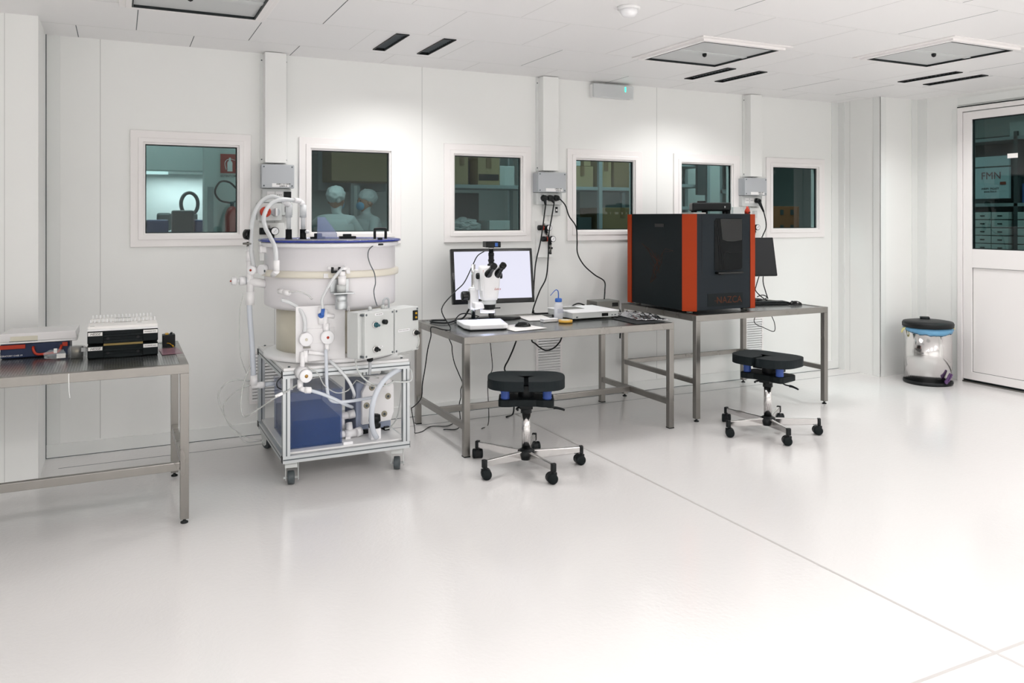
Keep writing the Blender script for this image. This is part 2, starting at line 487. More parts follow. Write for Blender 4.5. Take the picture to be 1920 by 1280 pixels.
# ------------------------------------------------------------------ door in the right wall
dr = thing('door_1', 'white door with a large tinted window at the right edge', 'door', (XR, 4.3, 0), kind='structure')
b = MB()
def dbox(y0, y1, z0, z1, x0=XR - .02, x1=XR + .06): b.box(x0, x1, y0, y1, z0, z1)
dbox(4.80, 4.848, 0, 2.505); dbox(3.78, 4.80, 2.465, 2.505); dbox(3.78, 3.80, 0, 2.465)
b.build('door_frame', M['frame'], dr, True, bevel=.002)
b = MB()
L0, L1 = 3.80, 4.796
def leaf(y0, y1, z0, z1, x0=XR - .012, x1=XR + .04): b.box(x0, x1, y0, y1, z0, z1)
leaf(4.712, L1, .03, 2.458); leaf(L0, 3.884, .03, 2.458); leaf(3.884, 4.712, 2.388, 2.458); leaf(3.884, 4.712, 1.045, 1.213); leaf(3.884, 4.712, .03, .10)
leaf(3.884, 4.712, .10, 1.045, XR + .004, XR + .03)
b.build('door_leaf', M['frame'], dr, True, bevel=.002)
b = MB()
for y0, y1, z0, z1 in ((4.706, 4.712, 1.213, 2.388), (3.884, 3.89, 1.213, 2.388), (3.89, 4.706, 2.38, 2.388), (3.89, 4.706, 1.213, 1.221)): b.box(XR + .0, XR + .03, y0, y1, z0, z1)
b.box(XR - .001, XR + .02, 4.7955, 4.8005, .03, 2.46); b.box(XR - .0, XR + .03, L0, L1, .012, .03)
for y0, y1, z0, z1 in ((4.709, 4.712, .10, 1.045), (3.884, 4.712, 1.042, 1.045), (3.884, 4.712, .10, .103)): b.box(XR + .002, XR + .01, y0, y1, z0, z1)
b.box(XR - .021, XR - .004, 3.78, 4.848, 2.506, 2.514)
b.build('door_seal', M['gasket'], dr, True)
b = MB(); b.box(XR + .012, XR + .018, 3.89, 4.706, 1.221, 2.38); b.build('door_pane', M['doorglass'], dr, True)
b = MB(); b.box(XR - .016, XR + .04, 3.80, 4.80, 0, .011); b.build('threshold', M['steelD'], dr, True)
b = MB(); b.box(XR + .0105, XR + .012, 4.31, 4.40, 2.015, 2.055); b.build('pane_sticker', M['paper'], dr, True, label='small white sticker on the door glass')

# ------------------------------------------------------------------ ceiling fittings
def lamp_unit():
    r = thing('slot_lamp', '', 'ceiling lamp', (0, 0, H))
    w, l = .036, .255
    b = MB()
    b.box(-w - .006, -w, -l - .006, l + .006, -.006, .09); b.box(w, w + .006, -l - .006, l + .006, -.006, .09)
    b.box(-w, w, -l - .006, -l, -.006, .09); b.box(-w, w, l, l + .006, -.006, .09); b.box(-w - .006, w + .006, -l - .006, l + .006, .09, .094)
    b.build('housing', M['black'], r)
    b = MB()
    for k in range(1, 14):
        y = -l + k * 2 * l / 14; b.box(-w, w, y - .001, y + .001, .004, .016)
    b.build('louvre', M['greyD'], r)
    b = MB(); b.box(-w * .8, w * .8, -l * .97, l * .97, .03, .04); b.build('reflector', M['whiteB'], r)
    ld = bpy.data.lights.new('lamp_light', 'AREA'); ld.shape = 'RECTANGLE'; ld.size = .06; ld.size_y = .48
    ld.energy = LAMP_W; ld.color = LAMP_COLOR; ld.spread = R(132)
    lo = bpy.data.objects.new('lamp_light', ld); COL.objects.link(lo); lo.parent = r; lo.location = (0, 0, .0)
    return r
names = ['over the white drum machine', 'over the black and orange machine', 'in the ceiling near the door']
proto = None
for i, (cx, cy) in enumerate(LAMP_PAIRS):
    for dx in (-.157, .157):
        if proto is None: proto = lamp_unit(); o = proto
        else: o = copy_tree(proto)
        if i == 3 and dx < 0:                              # the rows nearer the camera: same fitting, wider beam
            far = [c for c in o.children if c.type == 'LIGHT'][0]; far.data = far.data.copy(); far.data.energy = 19.2; far.data.spread = R(160); proto = o
        o.location = (cx + dx, cy, H)
        side = 'left' if dx < 0 else 'right'
        o['label'] = ('black slot lamp %s, %s of the pair' % (names[i], side)) if i < 3 else 'black louvred slot lamp in the ceiling, outside the photo'
        o['group'] = 'slot lamps in the ceiling'
hl = ['square ceiling air diffuser at the top left, cut by the photo edge', 'square ceiling air diffuser above the black and orange machine', 'square ceiling air diffuser nearest the door']
for i, (x0, x1, y0, y1) in enumerate(SQ):
    t = thing('ceiling_diffuser', hl[i], 'air diffuser', ((x0 + x1) / 2, (y0 + y1) / 2, H), group='air diffusers in the ceiling')
    def cring(b, x0, x1, y0, y1, w, z0, z1):
        b.box(x0, x1, y0, y0 + w, z0, z1); b.box(x0, x1, y1 - w, y1, z0, z1); b.box(x0, x0 + w, y0 + w, y1 - w, z0, z1); b.box(x1 - w, x1, y0 + w, y1 - w, z0, z1)
    b = MB(); cring(b, x0 - .062, x1 + .062, y0 - .07, y1 + .08, .04, H - .008, H); cring(b, x0 - .03, x1 + .03, y0 - .035, y1 + .045, .03, H - .022, H)
    b.build('diffuser_frame', M['frame'], t, True, bevel=.002)
    b = MB(); cring(b, x0, x1, y0, y1 + .012, .008, H - .022, H); b.build('seal', M['gasket'], t, True)
    b = MB(); b.box(x0 + .006, x1 - .006, y0 + .006, y1, H - .009, H - .002); b.build('diffuser_panel', mat('diffuser_mesh', '#c9cbcb', .5), t, True)
    b = MB(); ym = (y0 + y1) / 2; b.box(x0 + .008, x1 - .008, ym - .022, ym + .022, H - .015, H - .009); b.build('cross_bar', M['greyL'], t, True)
    b = MB(); b.lathe(((x0 + x1) / 2 - .05, ym, H - .015), [(.014, 0), (.016, -.008), (.012, -.02), (.0, -.026)], 14); b.build('knob', M['black'], t, True)
t = thing('smoke_detector', 'round white smoke detector on the ceiling', 'smoke detector', (2.47, 3.62, H))
b = MB(); b.lathe((2.47, 3.62, H), [(.062, 0), (.062, -.012), (.055, -.016)], 28); b.build('detector_base', M['white'], t, True)
b = MB(); b.lathe((2.47, 3.62, H - .014), [(.046, 0), (.046, -.018), (.034, -.036), (.0, -.042)], 28); b.build('detector_head', M['whiteB'], t, True)

t = thing('emergency_light', 'long clear emergency light box high on the back wall', 'emergency light', (3.69, D, 2.50))
b = MB(); b.box(3.535, 3.925, D - .05, D, 2.503, 2.612); b.build('back_box', M['white'], t, True, bevel=.006)
b = MB(); b.box(3.53, 3.93, D - .075, D - .05, 2.498, 2.617); b.build('cover', mat('frosted_cover', '#dfe2e3', .2, alpha=.8), t, True, bevel=.01)
b = MB(); b.box(3.84, 3.847, D - .081, D - .0755, 2.56, 2.60); b.build('indicator', M['green'], t, True)

# cable trunkings, boxes and socket panels on the back wall
tl = ['behind the white drum machine', 'above the lit monitor table', 'beside the rightmost window']
for i, (x0, x1) in enumerate(((.893, 1.035), (3.048, 3.19), (5.213, 5.352))):
    t = thing('cable_trunking', 'white vertical trunking on the back wall ' + tl[i], 'cable trunking', ((x0 + x1) / 2, D, 1.875), group='white cable trunkings on the back wall')
    b = MB(); b.box(x0, x1, D - .088, D, 1.875, H - .004); b.build('duct', M['wall'], t, True, bevel=.002)
    b = MB(); b.box(x0 - .022, x0, D - .01, D, 1.875, H - .004); b.box(x1, x1 + .022, D - .01, D, 1.875, H - .004)
    b.build('flange', M['trim'], t, True)
    b = MB()
    for z in (1.9, H - .05):
        for x in (x0 - .012, x1 + .012): b.cyl((x, D - .012, z), (x, D - .008, z), .005, n=10)
    b.build('screws', M['greyD'], t, True)
jl = ['grey junction box with handwriting on the wall behind the drum machine', 'grey junction box above three black plugs', 'grey junction box beside the rightmost window']
for i, (x0, x1) in enumerate(((.865, 1.085), (2.992, 3.25), (5.125, 5.39))):
    t = thing('junction_box', jl[i], 'junction box', ((x0 + x1) / 2, D, 1.69), group='grey junction boxes')
    b = MB(); b.box(x0 + .008, x1 - .008, D - .075, D, 1.702, 1.858); b.build('back_box', M['greyB'], t, True, bevel=.004)
    b = MB(); b.box(x0, x1, D - .11, D - .0755, 1.70, 1.862); b.build('lid', M['greyB'], t, True, bevel=.006)
    b = MB()
    for x in (x0 + .016, x1 - .016):
        for z in (1.716, 1.846): b.cyl((x, D - .112, z), (x, D - .109, z), .0055, n=10)
    b.build('screws', M['greyD'], t, True)
    b = MB(); b.box(x0 + .07, x1 - .035, D - .1108, D - .1098, 1.708, 1.733); b.build('label_strip', M['white'], t, True)
    text('handwriting', 'LINEA UV DEEP\nLINEA A' if i == 0 else 'LINEA UPS\nLINEA B' if i == 1 else 'LINEA UPS\nLINEA C', .014, face_M((x1 - .075, D - .1112, 1.721)), M['ink'], t)
    t = thing('socket_panel', ['grey socket panel with two white sockets and a black one, behind the hoses', 'grey socket panel holding three black plugs', 'grey socket panel with one black plug near the rightmost window'][i], 'socket panel', ((x0 + x1) / 2, D, 1.60), group='socket panels')
    b = MB(); b.box(x0 + .012, x1 - .012, D - .06, D, 1.602, 1.698); b.build('panel_box', M['greyL'], t, True, bevel=.004)
    for k in range(3):
        x = x0 + .07 + k * .056
        b = MB(); b.box(x - .025, x + .025, D - .0635, D - .06, 1.63, 1.678); b.mi = 1
        for q in (-.012, 0, .012): b.cyl((x + q, D - .0645, 1.655), (x + q, D - .0633, 1.655), .003, n=8)
        b.build('socket', [M['white'] if not (i == 0 and k == 2) else M['black'], M['ink']], t, True)
# wide breaker panel under box 1 with the red industrial socket
t = thing('isolator_panel', 'grey panel with a red industrial socket and a rotary switch', 'isolator panel', (.94, D, 1.475))
b = MB(); b.box(.845, 1.005, D - .075, D, 1.477, 1.598); b.build('panel_box', M['greyL'], t, True, bevel=.004)
b = MB(); b.box(1.007, 1.085, D - .055, D, 1.515, 1.598); b.build('side_box', M['greyL'], t, True, bevel=.004)
b = MB(); b.lathe((.893, D - .075, 1.537), [(.034, 0), (.036, .03), (.034, .034)], 28, (0, -1, 0)); b.build('red_socket', M['red'], t, True, label='red round industrial socket')
b = MB(); b.box(.882, .904, D - .113, D - .108, 1.526, 1.548); b.build('socket_mark', M['white'], t, True)
b = MB(); b.lathe((.966, D - .075, 1.535), [(.028, 0), (.028, .006)], 28, (0, -1, 0)); b.build('switch_plate', M['greyB'], t, True)
b = MB(); b.box(.960, .973, D - .10, D - .08, 1.508, 1.563); b.build('switch_knob', M['white'], t, True, bevel=.003)
b = MB(); b.box(1.03, 1.045, D - .058, D - .055, 1.535, 1.575); b.build('rocker', M['ink'], t, True)
# switch under box 2
t = thing('switch_box', 'small grey switch box with a black and white rocker below the plugs', 'switch', (3.17, D, 1.51))
b = MB(); b.box(3.085, 3.235, D - .04, D, 1.515, 1.598); b.build('back_box', M['greyL'], t, True, bevel=.004)
b = MB(); b.box(3.185, 3.207, D - .043, D - .04, 1.538, 1.585); b.build('rocker', M['ink'], t, True)
b = MB(); b.box(3.189, 3.203, D - .0445, D - .043, 1.552, 1.567); b.build('rocker_face', M['white'], t, True)
t = thing('switch_box', 'small grey switch box beside the orange bottle', 'switch', (5.2, D, 1.50))
b = MB(); b.box(5.06, 5.155, D - .03, D, 1.50, 1.596); b.build('back_box', M['greyL'], t, True, bevel=.004)

def regulator(parent, x, z, s=1.0, y=D - .03):
    g = M
    b = MB(); b.cyl((x - .055 * s, y - .02, z), (x - .02 * s, y - .02, z), .021 * s, n=18); b.cyl((x - .02 * s, y - .02, z), (x + .03 * s, y - .02, z), .016 * s, n=14)
    b.cyl((x + .01 * s, y - .02, z), (x + .02 * s, y - .02, z - .045 * s), .012 * s, n=12)
    k = b.build('regulator', M['black'], parent, True)
    b = MB(); b.cyl((x - .02 * s, y - .02, z), (x - .012 * s, y - .02, z), .0215 * s, n=18); b.build('lock_ring', M['red'], k, True)
    b = MB(); b.cyl((x + .03 * s, y - .022, z), (x + .03 * s, y - .05, z), .024 * s, n=22); b.build('gauge', M['black'], k, True)
    b = MB(); b.cyl((x + .03 * s, y - .0502, z), (x + .03 * s, y - .0512, z), .0205 * s, n=22); b.mi = 1; b.bar((x + .022 * s, y - .0518, z - .008 * s), (x + .038 * s, y - .0518, z + .01 * s), .0025, .0012)
    b.build('gauge_dial', [M['whiteB'], M['ink']], k, True)
    b = MB(); b.cyl((x + .0 * s, y - .02, z + .012), (x + .0 * s, y - .02, z + .035 * s), .006, n=10); b.cyl((x + .025 * s, y - .012, z + .02 * s), (x + .025 * s, y - .012, z - .06 * s), .008 * s, n=10)
    b.build('fitting', M['steelD'], parent, True)
t = thing('air_panel', 'white plate with two black and red air regulators under the plugs', 'compressed air panel', (3.09, D, 1.17))
b = MB(); b.box(3.02, 3.165, D - .03, D, 1.175, 1.468); b.build('plate', M['wall'], t, True, bevel=.002)
for x, z in ((3.08, 1.416), (3.115, 1.325)): regulator(t, x, z)
b = MB(); b.cyl((3.135, D - .05, 1.29), (3.135, D - .05, 1.215), .009, n=10); b.mi = 1; b.cyl((3.12, D - .05, 1.255), (3.152, D - .05, 1.25), .009, n=10); b.cyl((3.118, D - .05, 1.212), (3.142, D - .05, 1.208), .008, n=10)
b.build('outlet_valve', [M['steelD'], M['black']], t, True)
t = thing('air_panel', 'air regulator with gauge behind the hoses of the drum machine', 'compressed air panel', (.92, D, 1.30))
b = MB(); b.box(.865, 1.03, D - .03, D, 1.20, 1.462); b.build('plate', M['wall'], t, True, bevel=.002)
regulator(t, .925, 1.405, 1.15)
b = MB(); b.cyl((.94, D - .05, 1.37), (.94, D - .05, 1.3), .01, n=10); b.build('outlet_valve', M['black'], t, True)
t = thing('air_panel', 'white plate with a gauge beside the right computer monitor', 'compressed air panel', (5.37, D, 1.2))
b = MB(); b.box(5.26, 5.40, D - .03, D, 1.20, 1.59); b.build('plate', M['wall'], t, True, bevel=.002)
regulator(t, 5.275, 1.408, 1.1)
b = MB(); b.box(5.285, 5.32, D - .06, D - .03, 1.50, 1.56); b.build('outlet_valve', M['greyL'], t, True, bevel=.004)

for i, (x0, x1, z1) in enumerate(((3.025, 3.268, .56), (5.22, 5.44, .565), (.80, 1.02, .575))):
    z0 = z1 - .36
    t = thing('wall_grille', ['white louvred air grille low on the wall behind the left stool', 'white louvred air grille low on the wall behind the right stool', 'white louvred air grille behind the white cart frame'][i], 'air grille', ((x0 + x1) / 2, D, z0), group='white louvred grilles low on the back wall')
    b = MB(); b.ring(x0, x1, z0, z1, .02, D - .012, D); b.mi = 1; b.box(x0 + .01, x1 - .01, D - .003, D, z0 + .01, z1 - .01); b.build('grille_frame', [M['frame'], M['greyD']], t, True, bevel=.001)
    b = MB()
    n = 15
    for k in range(n):
        z = z0 + .03 + k * (z1 - z0 - .06) / (n - 1)
        q = [(x0 + .018, D - .003, z + .008), (x1 - .018, D - .003, z + .008), (x1 - .018, D - .014, z - .006), (x0 + .018, D - .014, z - .006)]
        q2 = [(a, c, e - .004) for a, c, e in q]
        v = [b.bm.verts.new(p) for p in q + q2]
        for f in ((0, 1, 2, 3), (7, 6, 5, 4), (3, 2, 6, 7), (0, 4, 5, 1), (0, 3, 7, 4), (1, 5, 6, 2)): b.bm.faces.new([v[e] for e in f])
    b.build('louvres', M['white'], t, True)

# ------------------------------------------------------------------ rooms beyond the glass
b = MB(); b.box(-2.5, XN + .1, D + .1, YN, -.12, 0); b.box(7.05, XN, 0, D + .1, -.12, 0); S(b, 'floor_beyond', mat('grey_floor', '#8d9494', .4))
b = MB(); b.box(-2.5, XN + .1, D + .1, YN, 3.2, 3.3); b.box(7.05, XN, 0, D + .1, 3.2, 3.3); S(b, 'ceiling_beyond', mat('grey_ceiling', '#8b9392', .6))
wg = mat('pale_partition', '#c5cecb', .6)
b = MB(); b.box(-2.6, XN + .1, YN, YN + .1, 0, 3.2); S(b, 'wall_beyond_back', wg)
b = MB(); b.box(-2.6, -2.5, D + .1, YN, 0, 3.2); S(b, 'wall_beyond_left', wg)
b = MB(); b.box(XN, XN + .1, -.1, YN, 0, 3.2); S(b, 'wall_beyond_right', wg)
b = MB(); b.box(7.05, XN, -.1, 0, 0, 3.2); S(b, 'wall_beyond_front', wg)
def far_light(x, y, z, sx, sy, e, col=(.9, 1, 1), pt=None):  # unseen lamps put in to light the rooms behind the glass
    ld = bpy.data.lights.new('neighbour_light', 'AREA'); ld.shape = 'RECTANGLE'; ld.size = sx; ld.size_y = sy; ld.energy = e; ld.color = col
    t = thing('added_panel_lamp', 'unseen flat lamp added to light the neighbouring room', 'ceiling lamp', (x, y, z), group='unseen lamps added to light the neighbouring rooms')
    b = MB(); b.box(-sx / 2 - .03, sx / 2 + .03, -sy / 2 - .03, sy / 2 + .03, .0, .04); b.build('lamp_body', M['white'], t)
    lo = bpy.data.objects.new('neighbour_light', ld); COL.objects.link(lo); lo.parent = t; lo.location = (0, 0, -.01)
FAR_E = 44
for x, y in ((.5, 6.9), (2.2, 7.6), (4.2, 6.5), (6.3, 6.5)): far_light(x, y, 3.15, 1.1, .3, FAR_E)
far_light(7.8, 3.6, 3.15, .3, 1.1, 60)

card = mat('cardboard', '#9a8a68', .8, noise=.06, nscale=6); card2 = mat('brown_cardboard', '#7d6b4e', .8, noise=.06, nscale=6)
shelfm = mat('shelf_grey', '#8f9c9e', .5); darkc = mat('dark_cabinet', '#3b4546', .5); lightc = mat('pale_cabinet', '#b9c4c2', .5)
def shelving(name, label, x0, x1, y0, y1, levels, zt, cat='shelving', ups=None, m=shelfm):
    t = thing(name, label, cat, ((x0 + x1) / 2, (y0 + y1) / 2, 0))
    for x in (ups or (x0, x1)):
        for y in (y0, y1):
            b = MB(); b.box(x - .02, x + .02, y - .02, y + .02, 0, zt); b.build('upright', m, t, True)
    for z in levels:
        b = MB(); b.box(x0, x1, y0, y1, z - .035, z); b.build('shelf', m, t, True, bevel=.003)
    return t
def carton(x0, x1, y0, y1, z0, z1, m, label, cat='cardboard box', group=None, rz=0, band=None, tp=True, name='cardboard_box'):
    t = thing(name, label, cat, ((x0 + x1) / 2, (y0 + y1) / 2, z0), rz, group)
    w, d, h = x1 - x0, y1 - y0, z1 - z0
    b = MB(); b.box(-w / 2, w / 2, -d / 2, d / 2, 0, h); b.build('box_body', m, t, bevel=.004)
    if band:
        b = MB(); b.box(-w / 2 + .01, w / 2 - .01, -d / 2 - .002, -d / 2, h * .15, h * .36); b.build('printed_band', band, t)
    if tp:
        b = MB(); b.box(-.025, .025, -d / 2 - .0035, -d / 2 - .0005, h * .55, h); b.box(-.025, .025, -d / 2, d / 2, h, h + .0015); b.build('packing_tape', mat('brown_tape', '#6f5a3c', .4), t)
    return t
SH = shelving('storage_rack', 'grey storage rack with cardboard boxes behind the middle windows', 2.62, 5.0, 7.0, 7.45, (.6, 1.375, 1.81, 2.45), 2.6, 'storage rack', (2.62, 3.62, 4.42, 5.0))
g = 'cardboard boxes on the storage rack'
carton(3.07, 3.30, 7.03, 7.35, 1.81, 2.10, card, 'tan cardboard box with a dark band on the shelf, window above the monitor', group=g, band=M['ink'])
carton(2.84, 2.97, 7.03, 7.3, 1.81, 2.14, card, 'narrow tan cardboard box at the left end behind the monitor window', group=g)
carton(3.31, 3.47, 7.05, 7.3, 1.81, 2.0, lightc, 'pale box on the shelf right of the banded box', tp=False, cat='box', name='storage_box')
carton(2.98, 3.06, 7.2, 7.42, 1.81, 2.05, darkc, 'dark box pushed back on the shelf behind the monitor window', tp=False, cat='box', name='storage_box')
carton(4.10, 4.36, 7.03, 7.3, 1.81, 2.02, card, 'tan cardboard box on the shelf left in the window beside the plugs', group=g)
carton(4.13, 4.21, 7.03, 7.25, 2.0215, 2.2, lightc, 'pale carton stacked on a tan box near the window top', tp=False, cat='box', name='storage_box')
carton(4.25, 4.33, 7.03, 7.25, 2.0215, 2.19, card, 'small tan carton stacked on a larger tan box', tp=False)
carton(4.45, 4.58, 7.03, 7.3, 1.81, 2.12, card, 'upright tan cardboard box beside the rack post', group=g)
carton(4.60, 4.96, 7.01, 7.4, 1.81, 2.4, card2, 'large brown cardboard box high at the right of the rack', group=g)
carton(4.44, 4.97, 7.01, 7.44, 1.375, 1.60, card2, 'wide brown carton marked FRAGILE on the lower shelf', group=g)
text('fragile_mark', 'FRAGILE', .055, face_M((4.80, 7.005, 1.49)) @ Matrix.Rotation(R(90), 4, 'Z'), mat('fragile_red', '#a9573f', .6), [o for o in bpy.data.objects if o.get('label', '').startswith('wide brown')][0])
carton(4.18, 4.34, 7.03, 7.3, 1.375, 1.50, darkc, 'dark box on the lower shelf with a white sticker', tp=False, cat='box', name='storage_box')
carton(3.2, 3.42, 7.05, 7.3, 1.375, 1.47, lightc, 'white box at the bottom right of the monitor window', tp=False, cat='box', name='storage_box')
carton(2.86, 3.2, 7.3, 7.43, 1.375, 1.74, darkc, 'dark panel box standing at the back of the lower shelf', tp=False, cat='box', name='storage_box')
# crumpled bubble wrap
b = MB(); bmesh.ops.create_icosphere(b.bm, subdivisions=4, radius=1)
rg = random.Random(3)
from mathutils import noise as mn
for v in b.bm.verts:
    n = mn.noise(v.co * 2.3) * .35 + mn.noise(v.co * 7) * .15
    v.co = Vector((v.co.x * .16 * (1 + n), v.co.y * .1 * (1 + n), max(v.co.z * .075 * (1 + n), -.04)))
b.xf(Matrix.Translation((2.98, 7.15, 1.416)))
o = b.build('bubble_wrap', mat('bubble_film', '#c9d2d2', .12, alpha=.6, bump=1, bscale=60)); tag(o, 'crumpled clear bubble wrap on the lower shelf', 'bubble wrap')

# view through window 1
b = MB()
t = thing('laminar_hood', 'white hooded work bench with a lit strip behind the leftmost window', 'laminar flow bench', (.42, 8.0, 0))
b.box(-.3, .86, 7.6, 8.1, 1.15, 1.38); b.build('bench', lightc, t, True, bevel=.01)
b = MB(); b.box(-.3, .86, 8.05, 8.1, 1.38, 1.90); b.build('back_panel', M['white'], t, True)
b = MB(); b.box(-.3, .86, 7.6, 8.1, 1.90, 2.5); b.build('hood', wg, t, True, bevel=.01)
b = MB(); b.box(-.2, .38, 7.62, 7.66, 1.875, 1.898); b.build('light_strip', emit('hood_strip', '#eaf6f6', 2.2), t, True)
ld = bpy.data.lights.new('hood_light', 'AREA'); ld.shape = 'RECTANGLE'; ld.size = .6; ld.size_y = .1; ld.energy = 9
lo = bpy.data.objects.new('hood_light', ld); COL.objects.link(lo); lo.parent = t; lo.location = (.1, -.2, 1.87)
b = MB()
for x in (-.28, .84): b.box(x - .02, x + .02, 7.65, 8.05, 0, 1.15)
b.build('bench_legs', shelfm, t, True)
for k, (x, z) in enumerate(((.30, 1.38), (.52, 1.38))):
    b = MB(); b.box(x, x + .12, 7.85, 7.98, z, z + .16); o = b.build('instrument', darkc, bevel=.02); tag(o, ['dark instrument at the left on the hooded bench', 'dark instrument right of it on the hooded bench'][k], 'instrument')
b = MB(); b.tube([(.56 + .07 * math.cos(a), 7.72, 1.62 + .10 * math.sin(a)) for a in [R(q) for q in range(-60, 300, 20)]], .016)
b.tube([(.56, 7.72, 1.53), (.5, 7.7, 1.46), (.52, 7.7, 1.396)], .012)
o = b.build('coiled_hose', darkc); tag(o, 'dark coiled hose standing on the hooded bench', 'hose')
for k, x in enumerate((.20, .40, .58)):
    b = MB(); b.box(x, x + .17, 7.35, 7.55, .0, 1.48 + .08 * (k == 1)); o = b.build('parts_bin', mat('blue_bin', '#22406e', .5) if k != 1 else darkc, bevel=.015)
    tag(o, ['blue bin, left one in front of the hooded bench', 'dark tall bin between the two blue bins', 'blue bin, right one in front of the hooded bench'][k], 'bin', group='tall bins before the bench')
b = MB(); b.box(.62, .72, 7.0, 7.15, 0, 3.2); b.mi = 1; b.box(.645, .69, 6.99, 7.0, 1.2, 1.75)
o = b.build('utility_column', [wg, shelfm]); tag(o, 'pale utility column seen through the leftmost window', 'column')
b = MB(); b.box(.73, 1.5, 7.1, 7.16, 0, 3.2); o = S(b, 'wall_beyond_screen', wg)
t = thing('fire_extinguisher_sign', 'red sign with a white extinguisher over the word ESTINTORE', 'sign', (.825, 7.09, 1.75))
b = MB(); b.box(.755, .895, 7.094, 7.099, 1.87, 2.03); b.build('sign_board', mat('sign_red', '#a8352a', .5), t, True)
b = MB(); b.box(.81, .85, 7.091, 7.094, 1.885, 1.955); b.lathe((.83, 7.0925, 1.955), [(.02, -.0014), (.02, .0014)], 20, (0, 1, 0)); b.tube([(.83, 7.0925, 1.985), (.805, 7.0925, 1.98), (.79, 7.0925, 1.95), (.80, 7.0925, 1.90)], .003); b.box(.822, .838, 7.091, 7.094, 1.97, 2.0); b.bar((.83, 7.0925, 1.99), (.87, 7.0925, 1.98), .004)
b.build('extinguisher_symbol', M['white'], t, True)
text('sign_word', 'ESTINTORE', .027, face_M((.825, 7.0985, 1.845)), M['ink'], t)
t = thing('fire_extinguisher', 'dusky red fire extinguisher with a looped hose behind the leftmost window', 'fire extinguisher', (.83, 7.02, 1.1))
b = MB(); b.lathe((.84, 7.02, 1.0), [(.05, 0), (.058, .02), (.058, .52), (.04, .57), (.018, .59)], 26); b.build('cylinder', mat('extinguisher_red', '#9b4a45', .3), t, True)
b = MB(); b.cyl((.84, 7.02, 1.59), (.84, 7.02, 1.63), .016, n=12); b.bar((.84, 7.02, 1.62), (.90, 7.02, 1.65), .012); b.build('valve', M['greyD'], t, True)
b = MB(); b.tube([(.82, 7.0, 1.62), (.74, 6.98, 1.64), (.70, 6.97, 1.71), (.74, 6.97, 1.79), (.81, 6.98, 1.79), (.87, 6.99, 1.74)], .008); b.build('discharge_hose', M['black'], t, True)
b = MB(); b.box(.78, .90, 7.08, 7.1, 1.3, 1.34); b.build('wall_bracket', M['greyD'], t, True)

# view through windows 5 and 6
t = shelving('instrument_rack', 'grey rack with two lit shelves behind the window over the machine', 5.45, 5.98, 7.2, 7.6, (.6, 1.62, 1.87, 2.1), 2.3, 'instrument rack')
b = MB(); b.box(5.5, 5.93, 7.585, 7.6, 1.62, 2.1); b.build('back_sheet', lightc, t, True)
for k, (x, z) in enumerate(((5.52, 1.87), (5.68, 1.87), (5.52, 2.1), (5.68, 2.1))):
    b = MB(); b.cyl((x, 7.3, z), (x, 7.3, z + .09), .035, n=14); b.cyl((x + .04, 7.32, z), (x + .04, 7.32, z + .05), .03, n=14)
    o = b.build('valve_block', [card2, darkc][k % 2]); tag(o, ['left valve block on the middle rack shelf', 'right valve block on the middle rack shelf', 'left valve block on the top rack shelf', 'right valve block on the top rack shelf'][k], 'valve')
b = MB(); b.box(5.80, 5.92, 7.15, 7.19, 1.75, 2.2); o = b.build('control_cabinet', darkc, bevel=.005); tag(o, 'dark narrow cabinet at the right side of the instrument rack', 'cabinet')
b = MB(); b.box(6.02, 6.5, 7.6, 7.66, 0, 3.2); S(b, 'wall_beyond_panel', wg)
t = thing('wooden_crate', 'brown crate with square slots behind the rightmost window', 'crate', (7.0, 7.2, 1.2))
b = MB(); b.box(6.72, 7.28, 7.1, 7.5, .9, 1.63); b.build('crate_body', mat('crate_brown', '#8a5a38', .7), t, True, bevel=.006)
b = MB()
for x in (6.83, 7.0, 7.16):
    for z in (1.38, 1.56): b.box(x - .025, x + .025, 7.094, 7.1, z - .03, z + .03)
b.build('slots', darkc, t, True)
b = MB(); b.box(6.65, 7.6, 7.0, 7.6, .86, .9); b.box(6.7, 6.76, 7.05, 7.11, 0, .86); b.box(7.5, 7.56, 7.05, 7.11, 0, .86); b.box(6.7, 6.76, 7.5, 7.56, 0, .86); b.box(7.5, 7.56, 7.5, 7.56, 0, .86)
o = b.build('work_table', shelfm); tag(o, 'grey table that carries the brown crate', 'table')
b = MB(); b.cyl((6.80, 7.25, 1.63), (6.80, 7.25, 1.72), .02, .008, n=12); o = b.build('small_bottle', M['red']); tag(o, 'tiny dark bottle standing on the brown crate', 'bottle')
t = thing('equipment_rack', 'grey equipment rack and bracket behind the rightmost window', 'rack', (7.1, 7.9, 0))
b = MB(); b.box(6.75, 7.5, 7.88, 7.92, 1.80, 1.84); b.box(7.44, 7.5, 7.88, 7.94, 0, 3.2); b.box(6.72, 6.78, 7.88, 7.94, 0, 3.2); b.bar((7.3, 7.9, 1.8), (7.46, 7.9, 1.62), .03); b.build('frame_bars', shelfm, t, True)
b = MB(); b.box(6.85, 7.35, 7.9, 7.93, 1.86, 2.6); b.build('grey_board', darkc, t, True)
b = MB(); b.box(7.38, 7.44, 7.86, 7.9, 1.95, 2.3); b.build('pale_strip', lightc, t, True)

